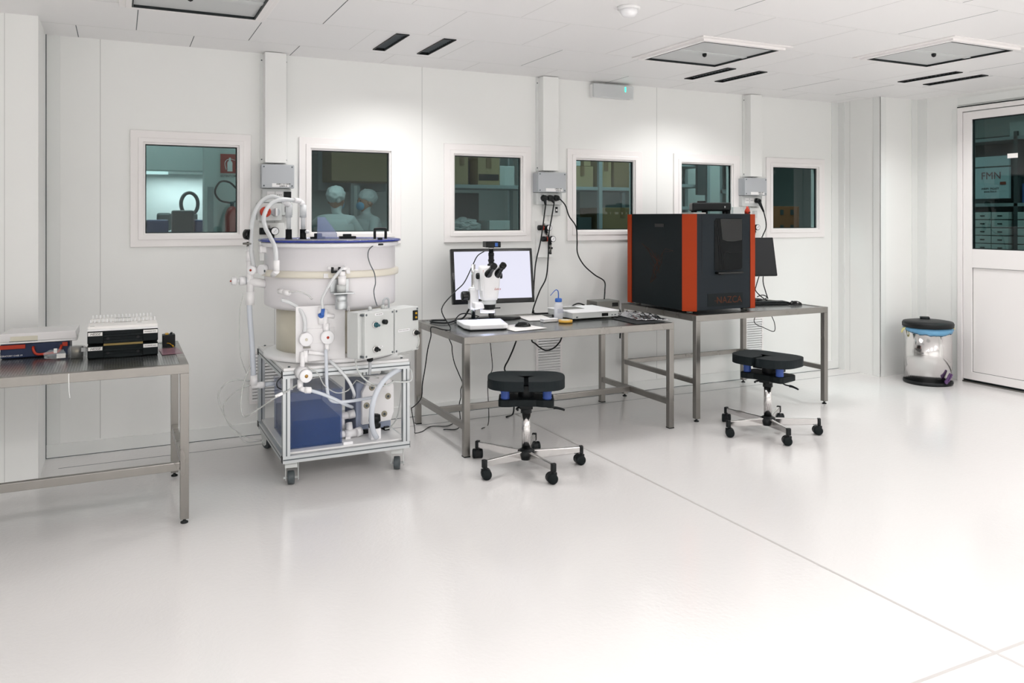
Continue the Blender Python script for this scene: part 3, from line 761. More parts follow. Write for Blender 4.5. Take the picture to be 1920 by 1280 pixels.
# beyond the door
t = shelving('shelf_unit', 'dark shelf unit with drawers behind the door glass', 8.4, 8.8, 4.4, 6.2, (.5, 1.1, 1.65, 2.35), 2.4, 'shelf unit')
b = MB(); b.box(8.78, 8.8, 4.4, 6.2, 0, 2.4); b.box(8.4, 8.78, 5.205, 5.245, 0, 2.4); b.build('back_board', darkc, t, True)
for k in range(5):
    for j in range(2):
        y = 4.95 - .02 + j * .0; 
        b = MB(); z = 1.14 + k * .085; b.box(8.36, 8.7, 5.275 + j * .19, 5.275 + j * .19 + .18, z, z + .075); b.mi = 1; b.box(8.352, 8.36, 5.34 + j * .19, 5.39 + j * .19, z + .03, z + .042)
        b.build('drawer', [lightc, M['black']], t, True, bevel=.003)
for k in range(5):
    b = MB(); z = 1.14 + k * .085; b.box(8.36, 8.7, 4.82, 5.18, z, z + .075); b.build('drawer', lightc, t, True, bevel=.003)
b = MB(); b.box(8.36, 8.395, 5.27, 5.85, 1.70, 2.03); b.box(8.36, 8.39, 5.27, 5.85, 2.045, 2.15)
t = thing('poster_board', 'pale board with large red letters behind the door glass', 'poster', (8.37, 5.56, 1.7))
b.build('board', mat('poster_blue_white', '#b9cdd2', .6), t, True)
XM = Matrix.Translation((8.358, 5.46, 1.94)) @ Matrix.Rotation(R(-90), 4, 'Z') @ Matrix.Rotation(R(90), 4, 'X')
text('board_letters', 'FMN', .11, XM, mat('poster_red', '#8c5a60', .6), t)
XM = Matrix.Translation((8.358, 5.47, 1.79)) @ Matrix.Rotation(R(-90), 4, 'Z') @ Matrix.Rotation(R(90), 4, 'X')
text('board_small_letters', 'INRIM  PiQuET\nwww.fmn.it', .03, XM, M['ink'], t)
b = MB(); b.box(8.352, 8.36, 5.30, 5.36, 1.845, 1.875); b.build('board_logo', mat('logo_brown', '#8e3f2c', .6), t, True)
carton(8.42, 8.7, 4.82, 5.17, 1.65, 1.85, mat('blue_crate', '#33558e', .5), 'blue crate on the shelf behind the door glass', cat='crate', tp=False, name='plastic_crate')
carton(8.42, 8.7, 5.05, 5.3, 2.35, 2.5, lightc, 'pale box on top of the shelf unit behind the door', cat='box', tp=False, name='storage_box')
t = thing('duct_pipe', 'dark pipes running below the ceiling beyond the door', 'pipe', (8.0, 4.5, 2.6))
b = MB(); b.cyl((7.8, 1, 2.75), (7.8, 9, 2.75), .05); b.cyl((8.2, 1, 2.62), (8.2, 9, 2.62), .03); b.box(7.9, 8.3, 1, 9, 2.9, 2.95); b.build('pipes', darkc, t, True)
for y in (4.6, 5.6, 6.6):
    b = MB(); b.cyl((7.8, y, 2.8), (7.8, y, 3.2), .008); b.cyl((8.2, y, 2.65), (8.2, y, 3.2), .008); b.build('hanger', shelfm, t, True)
# ------------------------------------------------------------------ steel tables
def table(label, x0, x1, y0, y1, h, rails, feet=True):
    t = thing('steel_table', label, 'table', ((x0 + x1) / 2, (y0 + y1) / 2, 0), group='stainless steel lab tables')
    w = .04; z0 = .022 if feet else .004
    for x in (x0, x1 - w):
        for y in (y0, y1 - w):
            b = MB(); b.box(x, x + w, y, y + w, z0, h - .045); l = b.build('leg', M['steel'], t, True, bevel=.002)
            b = MB()
            if feet: b.lathe((x + w / 2, y + w / 2, 0), [(.018, 0), (.018, .006), (.007, .012), (.007, .03)], 16)
            else: b.box(x - .001, x + w + .001, y - .001, y + w + .001, 0, .007)
            b.build('foot', M['black'], l, True)
    b = MB(); a = .045
    b.box(x0, x1, y0, y0 + .04, h - a, h); b.box(x0, x1, y1 - .04, y1, h - a, h); b.box(x0, x0 + .04, y0 + .04, y1 - .04, h - a, h); b.box(x1 - .04, x1, y0 + .04, y1 - .04, h - a, h)
    b.build('top_frame', M['steel'], t, True, bevel=.002)
    b = MB(); b.box(x0 + .04, x1 - .04, y0 + .04, y1 - .04, h - .006, h - .003); b.build('perforated_top', M['perf'], t, True)
    for r in rails:
        b = MB(); b.box(*r); b.build('stretcher', M['steel'], t, True, bevel=.002)
    return t
T1 = dict(x0=-1.3, x1=.305, y0=4.235, y1=5.07, h=.78)
table('left steel table with perforated top, carrying the cases and boxes', -1.3, .305, 4.235, 5.07, .78,
      [(-1.26, .265, 4.24, 4.27, .262, .302), (.27, .30, 4.275, 5.03, .262, .302), (-1.295, -1.265, 4.275, 5.03, .262, .302)])
table('middle steel table carrying the microscope and the lit monitor', 1.93, 3.545, 4.63, 5.57, .75,
      [(1.936, 1.964, 4.67, 5.53, .165, .205), (3.511, 3.539, 4.67, 5.53, .165, .205), (1.964, 3.511, 5.13, 5.16, .165, .205)], feet=False)
table('right steel table carrying the black and orange machine', 3.79, 5.12, 4.69, 5.665, .78,
      [(3.796, 3.824, 4.73, 5.625, .272, .308), (5.086, 5.114, 4.73, 5.625, .272, .308), (3.83, 5.08, 5.63, 5.66, .272, .308)])

# ------------------------------------------------------------------ saddle stools
def stool():
    t = thing('saddle_stool', '', 'stool')
    b = MB(); b.lathe((0, 0, .045), [(.03, 0), (.05, .005), (.056, .03), (.05, .055), (.03, .065)], 28); b.build('hub', M['black'], t)
    b = MB(); b.cyl((0, 0, .10), (0, 0, .33), .0275, n=28); b.build('column', M['chrome'], t)
    b = MB(); b.cyl((0, 0, .325), (0, 0, .36), .034, .032, n=24); b.cyl((0, 0, .36), (0, 0, .385), .02, n=16); b.build('column_collar', M['black'], t)
    for k in range(5):
        a = 2 * PI * k / 5; Mx = Matrix.Rotation(a, 4, 'Z')
        b = MB()
        q = [(.045, -.014, .046), (.045, .014, .046), (.045, .013, .10), (.045, -.013, .10), (.30, -.010, .088), (.30, .010, .088), (.30, .010, .115), (.30, -.010, .115)]
        q[4:] = [(.337, -.011, .070), (.337, .011, .070), (.337, .011, .108), (.337, -.011, .108)]
        v = [b.bm.verts.new(p) for p in q]
        for f in ((3, 2, 1, 0), (4, 5, 6, 7), (0, 1, 5, 4), (1, 2, 6, 5), (2, 3, 7, 6), (3, 0, 4, 7)): b.bm.faces.new([v[i] for i in f])
        b.xf(Mx); arm = b.build('base_arm', M['chrome'], t, bevel=.005)
        b = MB(); b.box(.327, .350, -.0145, .0145, .064, .112); b.xf(Mx); b.build('end_cap', M['black'], arm, bevel=.004)
        # caster: yoke with two wheels, swivelled a little
        sw = Matrix.Translation((math.cos(a) * .338, math.sin(a) * .338, 0)) @ Matrix.Rotation(a + (.5, 2.2, -.6, 1.4, .2)[k], 4, 'Z')
        b = MB(); b.cyl((0, 0, .048), (0, 0, .07), .007, n=10); b.box(-.02, .02, -.007, .007, .02, .060); b.lathe((-.010, 0, .030), [(.0295, -.015), (.0295, .015)], 20, (0, 1, 0)); b.xf(sw)
        cs = b.build('caster', M['black'], t, bevel=.002)
        for s in (-1, 1):
            b = MB(); b.lathe((-.010, s * .016, .030), [(.02, -s * .004), (.029, -s * .002), (.030, s * .004), (.029, s * .013), (.022, s * .016), (.0, s * .015)], 24, (0, 1, 0)); b.xf(sw)
            b.build('wheel', M['blackM'], cs)
    # mechanism plate under the seat
    b = MB(); poly = [(-.165, -.085), (-.15, -.10), (-.10, -.10), (-.06, -.085), (.06, -.085), (.10, -.10), (.15, -.10), (.165, -.085), (.165, .08), (.14, .10), (-.14, .10), (-.165, .08)]
    b.prism(poly, Matrix.Translation((0, 0, .378)), .042); b.build('mechanism_plate', M['blackM'], t, bevel=.006)
    b = MB(); b.box(-.04, .04, -.05, .07, .355, .40); b.cyl((0, .02, .40), (0, .02, .49), .05, n=20); b.box(-.12, .12, .0, .03, .44, .475); b.build('tilt_joint', M['black'], t, bevel=.004)
    for x in (-.125, .125):
        b = MB(); pr = []
        for i in range(9): pr += [(.028 if i % 2 else .0245, .419 + i * .0088)]
        b.lathe((x, -.06, 0), pr, 24); b.build('spring', M['spring'], t, label='blue ribbed rubber spring')
    b = MB(); b.tube([(.09, .0, .382), (.105, 0, .37), (.13, 0, .358), (.16, 0, .355), (.19, 0, .352), (.225, -.004, .344)], .005); b.tube([(.165, 0, .354), (.185, 0, .353), (.215, -.003, .347), (.232, -.005, .341)], .009, r2=.006)
    b.build('height_lever', M['black'], t)
    b = MB(); b.tube([(-.03, -.03, .37), (-.055, -.06, .362), (-.05, -.085, .36)], .007); b.build('tilt_lever', M['black'], t)
    # seat: saddle outline with a slot open to the front
    n = 56; out = []
    for i in range(n):
        a = -PI / 2 + 2 * PI * (i + .5) / n
        c, s = math.cos(a), math.sin(a)
        x = .232 * math.copysign(abs(c) ** .62, c); y = (.17 if s > 0 else .185) * math.copysign(abs(s) ** .7, s)
        if s > 0: y -= .018 * (1 - abs(x) / .232)          # shallow dip at the back
        out.append((x, y))
    slot = [(-.014, -.184), (-.013, -.05), (-.055, -.012), (-.05, -.006), (.05, -.006), (.055, -.012), (.013, -.05), (.014, -.184)]
    pts = [p for p in out if not (abs(p[0]) < .03 and p[1] < 0)]
    st = max(range(len(pts)), key=lambda i: -pts[i][1] * (pts[i][0] < 0) - (pts[i][0] >= 0))
    # order: start right of the slot, go round counter-clockwise, end left of it
    right = [p for p in pts if p[0] > 0 and p[1] < 0]; first = min(right, key=lambda p: p[0]); i0 = pts.index(first)
    pts = pts[i0:] + pts[:i0]
    poly = pts + slot
    b = MB(); b.prism(poly, Matrix.Translation((0, 0, .488)), .058)
    ng = [f for f in b.bm.faces if len(f.verts) > 4]
    bmesh.ops.triangulate(b.bm, faces=ng, quad_method='BEAUTY', ngon_method='BEAUTY')
    b.build('seat', M['seat'], t, bevel=.011, seg=4)
    return t
s1 = stool(); s1.location = (2.20, 4.31, 0); s1.rotation_euler = (0, 0, R(-27))
s1['label'] = 'black saddle stool on chrome casters in front of the microscope table'; s1['group'] = 'black saddle stools'
s2 = copy_tree(s1); s2.location = (4.08, 4.27, 0); s2.rotation_euler = (0, 0, R(-74))
s2['label'] = 'black saddle stool on chrome casters in front of the black and orange machine'
for s_, ph in ((s1, 54 + 27), (s2, 33 + 74)):
    for ch in s_.children:
        if ch.name.split('.')[0] in ('base_arm', 'caster', 'hub'): ch.rotation_euler = (0, 0, R(ph))
    if s_ is s2:
        for ch in s_.children:
            if ch.name.split('.')[0] in ('seat', 'mechanism_plate', 'tilt_joint', 'spring', 'height_lever', 'tilt_lever', 'column_collar'): ch.location.z -= .01

# ------------------------------------------------------------------ bin
t = thing('pedal_bin', 'chrome pedal bin with black lid and blue bag by the door', 'bin', (6.60, 4.90, 0))
b = MB(); b.lathe((0, 0, 0), [(.203, 0), (.207, .012), (.203, .03)], 40); b.build('base_ring', M['black'], t)
b = MB(); b.lathe((0, 0, 0), [(.196, .028), (.196, .50)], 48); b.build('bin_body', M['chrome'], t)
b = MB(); pr = [(.20, .505), (.212, .51), (.214, .54), (.205, .556), (.15, .565), (.0, .57)]; b.lathe((0, 0, 0), pr, 48); b.build('bin_lid', M['black'], t)
b = MB(); b.box(-.06, .02, .05, .14, .565, .585); b.box(-.045, .005, .04, .06, .562, .58); b.xf(Matrix.Rotation(R(-50), 4, 'Z') @ Matrix.Identity(4)); b.build('lid_hinge', M['blackM'], t, bevel=.006)
b = MB(); n = 64; r0 = []; r1 = []
rg = random.Random(9)
for i in range(n):
    a = 2 * PI * i / n; dip = .025 + .03 * max(0, math.cos(a - R(-120))) + rg.uniform(-.006, .006)
    r0.append(b.bm.verts.new((.200 * math.cos(a), .200 * math.sin(a), .506))); q = .204 + rg.uniform(-.003, .007)
    r1.append((b.bm.verts.new((q * math.cos(a), q * math.sin(a), .506 - dip * .5)), b.bm.verts.new((.199 * math.cos(a), .199 * math.sin(a), .506 - dip))))
for i in range(n):
    j = (i + 1) % n
    for A, B, C2, D2 in ((r0[i], r0[j], r1[j][0], r1[i][0]), (r1[i][0], r1[j][0], r1[j][1], r1[i][1])):
        f = b.bm.faces.new((A, B, C2, D2)); f.smooth = True
o = b.build('bin_bag', M['bag'], t); sm = o.modifiers.new('solid', 'SOLIDIFY'); sm.thickness = .0012
for a, s in ((R(-207), 1), (R(-27), -1)):
    c, q = math.cos(a), math.sin(a)
    b = MB(); b.tube([(.2 * c, .2 * q, .50), (.222 * c, .222 * q, .48 if s > 0 else .505), (.225 * c + .02 * q, .225 * q - .02 * c, .455 if s > 0 else .49), (.215 * c + .035 * q, .215 * q - .035 * c, .47 if s > 0 else .50), (.2 * c + .03 * q, .2 * q - .03 * c, .50)], .007)
    b.build('bag_tie', M['tie'], t, label='pale yellow tie of the bin bag')
b = MB()
for w, dx in ((.0, 0), (.35, .03)):
    Q = Matrix.Rotation(R(-100), 4, 'Z') @ Matrix.Translation((.20, 0, .05)) @ Matrix.Rotation(R(-62 + 0), 4, 'Z')
b.box(-.008, .008, -.014, 0, 0, .085); b.box(.014, .030, -.012, 0, .012, .09); b.lathe((.004, -.006, .0), [(.018, -.008), (.018, .008)], 16, (0, 1, 0))
b.xf(Matrix.Rotation(R(-11), 4, 'Z') @ Matrix.Translation((.005, -.199, .045)) @ Matrix.Rotation(R(32), 4, 'Y'))
b.build('bin_clip', M['purple'], t, bevel=.003, label='small purple clip at the foot of the bin')

# ------------------------------------------------------------------ black and orange machine on the right table
Z3 = .78
t = thing('laser_machine', 'large black cabinet machine with orange corner posts on the right table', 'machine', (4.11, 5.18, Z3))
X0, X1, Y0, Y1, ZB, ZT = 3.79, 4.437, 4.77, 5.575, .803, 1.53
def prismz(b, pts, z0, z1): b.prism(pts, Matrix.Translation((0, 0, z0)), z1 - z0)
b = MB(); b.box(X0 + .006, X1 - .006, Y0 + .08, Y1 - .055, ZB, ZT - .003); b.build('side_housing', M['anthr'], t, True, bevel=.002)
b = MB(); b.box(X0 + .07, X1 - .052, Y0 + .004, Y0 + .08, ZB, ZT - .003); b.build('front_panel', M['anthr2'], t, True, bevel=.002)
b = MB(); prismz(b, [(X0, Y0 + .085), (X0 + .073, Y0), (X0 + .082, Y0 + .012), (X0 + .082, Y0 + .085)], ZB - .006, ZT - .006); b.build('corner_post', M['orange'], t, True, bevel=.002, label='orange front left corner post')
b = MB(); prismz(b, [(X1 - .055, Y0), (X1 - .008, Y0), (X1, Y0 + .012), (X1, Y0 + .085), (X1 - .055, Y0 + .085)], ZB - .006, ZT - .006); b.build('corner_post', M['orange'], t, True, bevel=.002, label='orange front right corner post')
b = MB(); prismz(b, [(X0, Y1 - .055), (X0 + .03, Y1 - .055), (X0 + .03, Y1), (X0, Y1)], ZB - .006, ZT - .006); b.build('corner_post', M['orange'], t, True, bevel=.002, label='orange rear left corner post')
b = MB(); prismz(b, [(X1 - .03, Y1 - .055), (X1, Y1 - .055), (X1, Y1), (X1 - .03, Y1)], ZB - .006, ZT - .006); b.build('corner_post', M['orange'], t, True, bevel=.002)
b = MB(); b.box(X0 + .03, X1 - .03, Y1 - .05, Y1 - .005, ZB, ZT - .003); b.build('rear_panel', M['anthr'], t, True)
b = MB(); b.box(3.912, 3.916, Y0 + .0025, Y0 + .0045, 1.075, ZT - .004); b.box(4.03, 4.30, Y0 + .0022, Y0 + .0045, 1.115, 1.118); b.build('panel_gap', M['ink'], t, True)
fr = MB()
# front window with rounded lower corner and the curved opening
b = MB(); pl = [(4.045, 1.492), (4.03, 1.47), (4.03, 1.10), (4.285, 1.10), (4.30, 1.115), (4.30, 1.478), (4.29, 1.492)]
b.prism(pl, Matrix.Translation((0, Y0 + .004, 0)) @ Matrix.Rotation(R(90), 4, 'X'), .0035); w = b.build('front_window', mat('smoked_acrylic', '#0c1012', .25, spec=.15), t, True)
b = MB(); pl = [(4.085, 1.488), (4.105, 1.33), (4.15, 1.318), (4.22, 1.316), (4.296, 1.326), (4.296, 1.488)]
b.prism(pl, Matrix.Translation((0, Y0 + .0005, 0)) @ Matrix.Rotation(R(90), 4, 'X'), .0015); b.build('dark_opening', M['blackG'], w, True)
b = MB(); b.tube([(4.04, Y0 - .001, 1.475), (4.055, Y0 - .001, 1.38), (4.075, Y0 - .001, 1.22), (4.078, Y0 - .001, 1.11)], .0015); b.tube([(4.058, Y0 - .001, 1.48), (4.072, Y0 - .001, 1.38), (4.095, Y0 - .001, 1.22), (4.10, Y0 - .001, 1.11)], .0015)
b.tube([(4.12, Y0 - .001, 1.11), (4.12, Y0 - .001, 1.23), (4.2, Y0 - .001, 1.228), (4.295, Y0 - .001, 1.236)], .0015); b.build('window_lines', M['ink'], w, True)
b = MB(); b.box(4.03, 4.275, Y0 - .045, Y0 + .001, 1.073, 1.09); b.box(4.06, 4.09, Y0 - .035, Y0 + .001, 1.066, 1.075); b.build('front_handle', M['blackG'], t, True, bevel=.006)
b = MB(); b.box(3.965, 4.305, Y0 + .0022, Y0 + .0045, .828, .925); b.build('name_plate', M['anthr'], t, True)
text('name_letters', 'NAZCA', .072, face_M((4.172, Y0 + .0015, .872)), M['trace'], t, depth=.0006)
b = MB(); b.box(4.03, 4.07, Y0 + .0010, Y0 + .0022, .868, .871); b.build('name_dash', M['trace'], t, True)
# humming bird of thin copper lines and small display on the left side
def yz(u, v): return X0 + .0048, None
bird = [(203, 456, 222, 470), (222, 470, 232, 490), (232, 490, 224, 506), (224, 506, 230, 520), (230, 520, 219, 530), (219, 530, 226, 505), (232, 490, 242, 474), (242, 474, 247, 466), (247, 466, 262, 470), (262, 470, 246, 472), (242, 474, 240, 492), (240, 492, 232, 508), (232, 508, 222, 528), (203, 456, 226, 482), (222, 470, 236, 500), (226, 500, 238, 486), (214, 464, 228, 498), (222, 480, 240, 492), (228, 474, 236, 512), (218, 492, 232, 508), (234, 478, 226, 514)]
b = MB()
for u0, v0_, u1, v1 in bird:
    def onx(u, v):
        q = P(u + 1000, v, 5.0); d = (q - Vector((0, 0, EYE))); d = d * (3.7935 / d.x); return Vector((X0 + .0052, d.y, EYE + d.z))
    b.bar(onx(u0, v0_), onx(u1, v1), .0022, .0008)
b.build('bird_drawing', M['trace'], t, True)
b = MB(); b.box(X0 + .003, X0 + .0065, 5.08, 5.20, 1.425, 1.45); b.build('side_display', M['blackG'], t, True)
for x in (X0 + .06, X1 - .06):
    for y in (Y0 + .07, Y1 - .07):
        b = MB(); b.lathe((x, y, Z3), [(.024, 0), (.024, .012), (.018, .023)], 20); b.build('foot', M['steelD'], t, True)

t = thing('disc_player', 'flat black player unit lying on top of the orange and black machine', 'player', (4.30, 5.15, ZT))
b = MB(); b.box(-.152, .152, -.11, .11, .02, .088); b.build('casing', M['black'], t, bevel=.012)
b = MB(); b.box(-.10, -.03, -.02, .02, .088, .104); b.build('top_latch', M['black'], t, bevel=.006)
b = MB(); b.box(.10, .108, -.1112, -.1098, .045, .06); b.build('front_mark', M['greyL'], t)
for x in (-.125, .125, -.04):
    for y in (-.08, .08):
        b = MB(); b.cyl((x, y, -.003), (x, y, .02), .014, n=14); b.build('foot', M['black'], t)
t.rotation_euler = (0, 0, R(-32))
b = MB(); b.box(4.0, 4.12, 4.98, 5.13, ZT - .003, ZT + .008); o = b.build('paper_pad', M['paper']); tag(o, 'white paper pad lying on the machine beside the player', 'paper pad')

t = thing('squeeze_bottle', 'orange plastic bottle with nozzle on the machine near the wall sockets', 'bottle', (4.62, 5.45, Z3))
# stands on the rear right of the machine top
t.location = (4.405, 4.83, ZT - .003); t.scale = (.8, .8, .7)
t['label'] = 'small orange tapered bottle standing on the right edge of the machine'
b = MB(); b.lathe((0, 0, 0), [(.026, 0), (.027, .03), (.02, .05), (.012, .065), (.011, .085)], 22); b.build('bottle_body', M['red'], t)
b = MB(); b.box(-.01, .012, -.0285, -.026, .008, .024); b.build('bottle_label', M['ink'], t)

# computer monitor, keyboard, mouse
t = thing('computer_monitor', 'dark monitor seen past the right edge of the black machine', 'monitor', (4.95, 5.42, Z3))
Mx = Matrix.Translation((4.96, 5.36, 0)) @ Matrix.Rotation(R(-14), 4, 'Z')
tilt = Mx @ Matrix.Translation((0, 0, 1.155)) @ Matrix.Rotation(R(-13), 4, 'X')
b = MB(); b.box(-.26, .20, -.012, .012, -.17, .17); b.xf(tilt); b.build('bezel', M['black'], t, True, bevel=.004)
b = MB(); b.box(-.25, .19, -.0135, -.012, -.158, .158); b.xf(tilt); b.build('dark_screen', M['ink'], t, True)
b = MB(); b.bar((-.03, .04, .01), (-.03, .10, .36), .04, .02); b.box(-.05, -.01, .0, .11, .36, .40); b.xf(Mx @ Matrix.Translation((0, 0, Z3))); b.build('stand_neck', M['black'], t, True)
b = MB(); b.lathe((-.03, .04, 0), [(.11, 0), (.11, .008), (.04, .014)], 30, sx=1.1, sy=.8); b.xf(Mx @ Matrix.Translation((0, 0, Z3))); b.build('stand_base', M['black'], t, True)
t = thing('keyboard', 'black keyboard on the right table behind the machine', 'keyboard', (4.79, 5.08, Z3), R(-18))
b = MB(); b.box(-.22, .22, -.07, .07, 0, .014); b.build('key_tray', M['black'], t, bevel=.004)
b = MB()
for r in range(5):
    for k in range(15):
        if r == 0 and 4 < k < 10: continue
        b.box(-.212 + k * .0284, -.212 + k * .0284 + .024, -.062 + r * .025, -.062 + r * .025 + .021, .013, .022)
    if r == 0: b.box(-.07, .068, -.062, -.041, .013, .022)
b.build('keys', M['blackM'], t, bevel=.0012)
def mouse(label, loc, rz):
    t = thing('computer_mouse', label, 'mouse', loc, rz, 'computer mice')
    b = MB(); bmesh.ops.create_uvsphere(b.bm, u_segments=24, v_segments=14, radius=1)
    for v in b.bm.verts: v.co = Vector((v.co.x * .034 * (1 - .1 * v.co.y), v.co.y * .058, max(v.co.z * .033, 0) if v.co.z > -.2 else 0))
    for f in b.bm.faces: f.smooth = True
    b.build('mouse_shell', M['blackG'], t)
    b = MB(); b.lathe((0, .028, .028), [(.007, -.003), (.007, .003)], 14, (1, 0, 0)); b.build('scroll_wheel', M['greyD'], t)
mouse('glossy black mouse at the right end of the right table', (5.0, 4.92, Z3), R(70))

# ------------------------------------------------------------------ cables (each one a thing)
def wire(name, label, cat, pts, r, m='black', group=None, k=6):
    b = MB(); b.tube(pts, r, k=k); o = b.build(name, M[m]); return tag(o, label, cat, group)
def plug(x, parent_name=None):
    pass
gp = 'black cables on the back wall'
def wall_cable(label, xp, pts, r=.0055):
    t = thing('power_cable', label, 'cable', (xp, D - .06, 1.655), group=gp)
    b = MB(); b.cyl((xp, D - .0655, 1.655), (xp, D - .10, 1.655), .026, .022, n=20); b.cyl((xp, D - .09, 1.648), (pts[0][0], pts[0][1], pts[0][2]), .014, .008, n=12); b.build('plug', M['black'], t, True)
    b = MB(); b.tube(pts, r); b.build('cord', M['black'], t, True)
yw = 5.66
wall_cable('black power cable from the left plug down behind the lit monitor', 3.062, [P(1023, 384, yw), P(1021, 400, yw + .02), P(1014, 450, yw - .02), P(1005, 490, yw), P(1002, 520, yw - .02), P(1000, 560, yw - .04)])
wall_cable('black power cable from the middle plug to the back of the table', 3.118, [P(1039, 380, yw), P(1034, 410, yw - .0), P(1029, 440, yw - .06), P(1028, 480, yw - .05), P(1024, 520, yw - .04), P(1012, 545, yw - .06), P(1001, 575, 5.59), P(998, 588, 5.59)])
wall_cable('black power cable from the right plug winding down to the metal box', 3.174, [P(1050, 373, yw), P(1060, 385, yw), P(1067, 405, yw + .0), P(1080, 425, yw + .0), P(1082, 450, yw + .0), P(1083, 475, yw), P(1095, 497, yw), P(1115, 515, yw - .02), P(1133, 527, 5.60), P(1134, 545, 5.52), P(1133, 560, 5.46)])
t = thing('power_cable', 'black plug and cord between the orange bottle and the rightmost window', 'cable', (5.307, D - .06, 1.655), group=gp)
b = MB(); b.cyl((5.3, D - .0655, 1.655), (5.3, D - .11, 1.65), .024, .02, n=18); b.cyl((5.3, D - .10, 1.65), P(1432, 397, 5.62), .016, .008, n=12); b.build('plug', M['black'], t, True)
b = MB(); b.tube([P(1432, 397, 5.62), P(1436, 415, 5.62), P(1436, 428, 5.62), P(1430, 442, 5.6), P(1429, 450, 5.55), P(1434, 500, 5.5)], .005); b.build('cord', M['black'], t, True)
g2 = 'black cables at the right table'
wire('data_cable', 'black cable hanging from the right monitor, left strand', 'cable', [P(1424, 515, 5.45), P(1418, 535, 5.45), P(1417, 545, 5.42), P(1430, 558, 5.36), P(1440, 563, 5.32), (5.12, 5.3, .80)][:5], .0045, group=g2)
wire('data_cable', 'black cable hanging from the right monitor, right strand', 'cable', [P(1431, 515, 5.45), P(1431, 530, 5.45), P(1436, 548, 5.42), P(1440, 560, 5.40)], .0045, group=g2)
wire('coiled_cable', 'coiled black cable behind the keyboard', 'cable', [P(1420, 556, 5.3), P(1430, 553, 5.35), P(1438, 557, 5.35), P(1430, 562, 5.3), P(1418, 561, 5.25), P(1420, 565, 5.2)], .0045, group=g2)
wire('data_cable', 'thin black cable looping below the right table', 'cable', [P(1419, 588, 5.5), P(1414, 600, 5.5), P(1418, 608, 5.5), P(1432, 614, 5.5), P(1448, 621, 5.5), P(1453, 618, 5.5), P(1452, 605, 5.5), P(1446, 590, 5.5)], .0035, group=g2)
g3 = 'black cables at the middle table'
wire('power_cable', 'thick black cable looping below the middle table over the grille', 'cable', [(3.035, 5.575, .745), P(998, 633, 5.59), P(1005, 645, 5.62), P(1015, 653, 5.63), P(1025, 657, 5.64), P(1037, 653, 5.63), P(1046, 645, 5.62), P(1053, 633, 5.59), (3.24, 5.575, .745)], .006, group=g3)
wire('power_cable', 'black cable slanting down behind the left stool seat', 'cable', [P(969, 636, 5.5), P(962, 655, 5.52), P(954, 673, 5.54), P(946, 693, 5.56), (2.72, 5.56, .25), (2.70, 5.5, .02), (2.6, 5.42, .006)], .006, group=g3)
wire('data_cable', 'thin straight black cable under the table, ending behind the stool', 'cable', [P(919, 640, 5.4), P(921, 660, 5.4), P(923, 692, 5.4), (2.42, 5.36, .3), (2.4, 5.3, .02), (2.3, 5.2, .005)], .003, group=g3)
wire('data_cable', 'wavy black cable hanging below the left half of the middle table', 'cable', [P(841, 633, 5.2), P(847, 647, 5.2), P(848, 660, 5.2), P(852, 680, 5.2), P(860, 700, 5.2), P(867, 718, 5.2), P(864, 730, 5.2), P(864, 745, 5.2), P(861, 760, 5.2), (2.15, 5.25, .02), (2.05, 5.3, .005)], .0035, group=g3)
wire('data_cable', 'long thin black cable from the camera down the left end of the table', 'cable', [P(908, 471, 5.25), P(895, 480, 5.2), P(885, 500, 5.2), P(870, 530, 5.17), P(852, 548, 5.15), P(828, 580, 5.1), (1.985, 5.0, .76), (1.925, 4.97, .757), P(809, 613, 4.95), P(808, 630, 4.95), P(802, 655, 4.98), P(797, 690, 5.02), P(792, 720, 5.05), P(790, 745, 5.1), P(778, 760, 5.2), P(771, 765, 5.25)], .0038, group=g3)
wire('data_cable', 'thin black cable trailing on the floor at the table foot', 'cable', [P(771, 765, 5.25), (1.82, 5.25, .05), (1.84, 5.3, .005), (1.9, 5.32, .004), (2.0, 5.42, .004), (2.1, 5.38, .004), (2.17, 5.42, .004)], .003, group=g3)
wire('coiled_cable', 'thick black cable coiled on the left end of the microscope table', 'cable', [(2.40, 5.50, .92), (2.32, 5.45, .84), (2.26, 5.44, .765), (2.14, 5.34, .757), (2.06, 5.28, .757), (1.99, 5.36, .757), (2.02, 5.45, .757), (2.12, 5.42, .757)], .0065, group=g3)
wire('coiled_cable', 'thin black cable looped beside the microscope pole', 'cable', [(2.42, 5.52, .757), (2.28, 5.38, .80), (2.2, 5.36, .80), (2.13, 5.28, .757), (2.2, 5.2, .757), (2.26, 5.27, .765), (2.36, 5.42, .757)], .004, group=g3)
wire('power_cable', 'black cable lying along the rear edge between monitor and heater', 'cable', [P(1000, 582, 5.52), (2.88, 5.50, .757), (2.95, 5.47, .757), (3.03, 5.46, .757), (3.06, 5.42, .757)], .007, group=g3)
wire('power_cable', 'short black cable arching from the metal box to the white plate', 'cable', [(3.33, 5.50, .80), (3.28, 5.51, .815), (3.22, 5.50, .80), (3.17, 5.47, .765), (3.12, 5.44, .757)], .006, group=g3)
wire('power_cable', 'black cable leaving the metal box towards the machine table', 'cable', [(3.575, 5.50, .80), (3.64, 5.51, .78), (3.70, 5.54, .70), (3.72, 5.58, .5)], .006, group=g3)
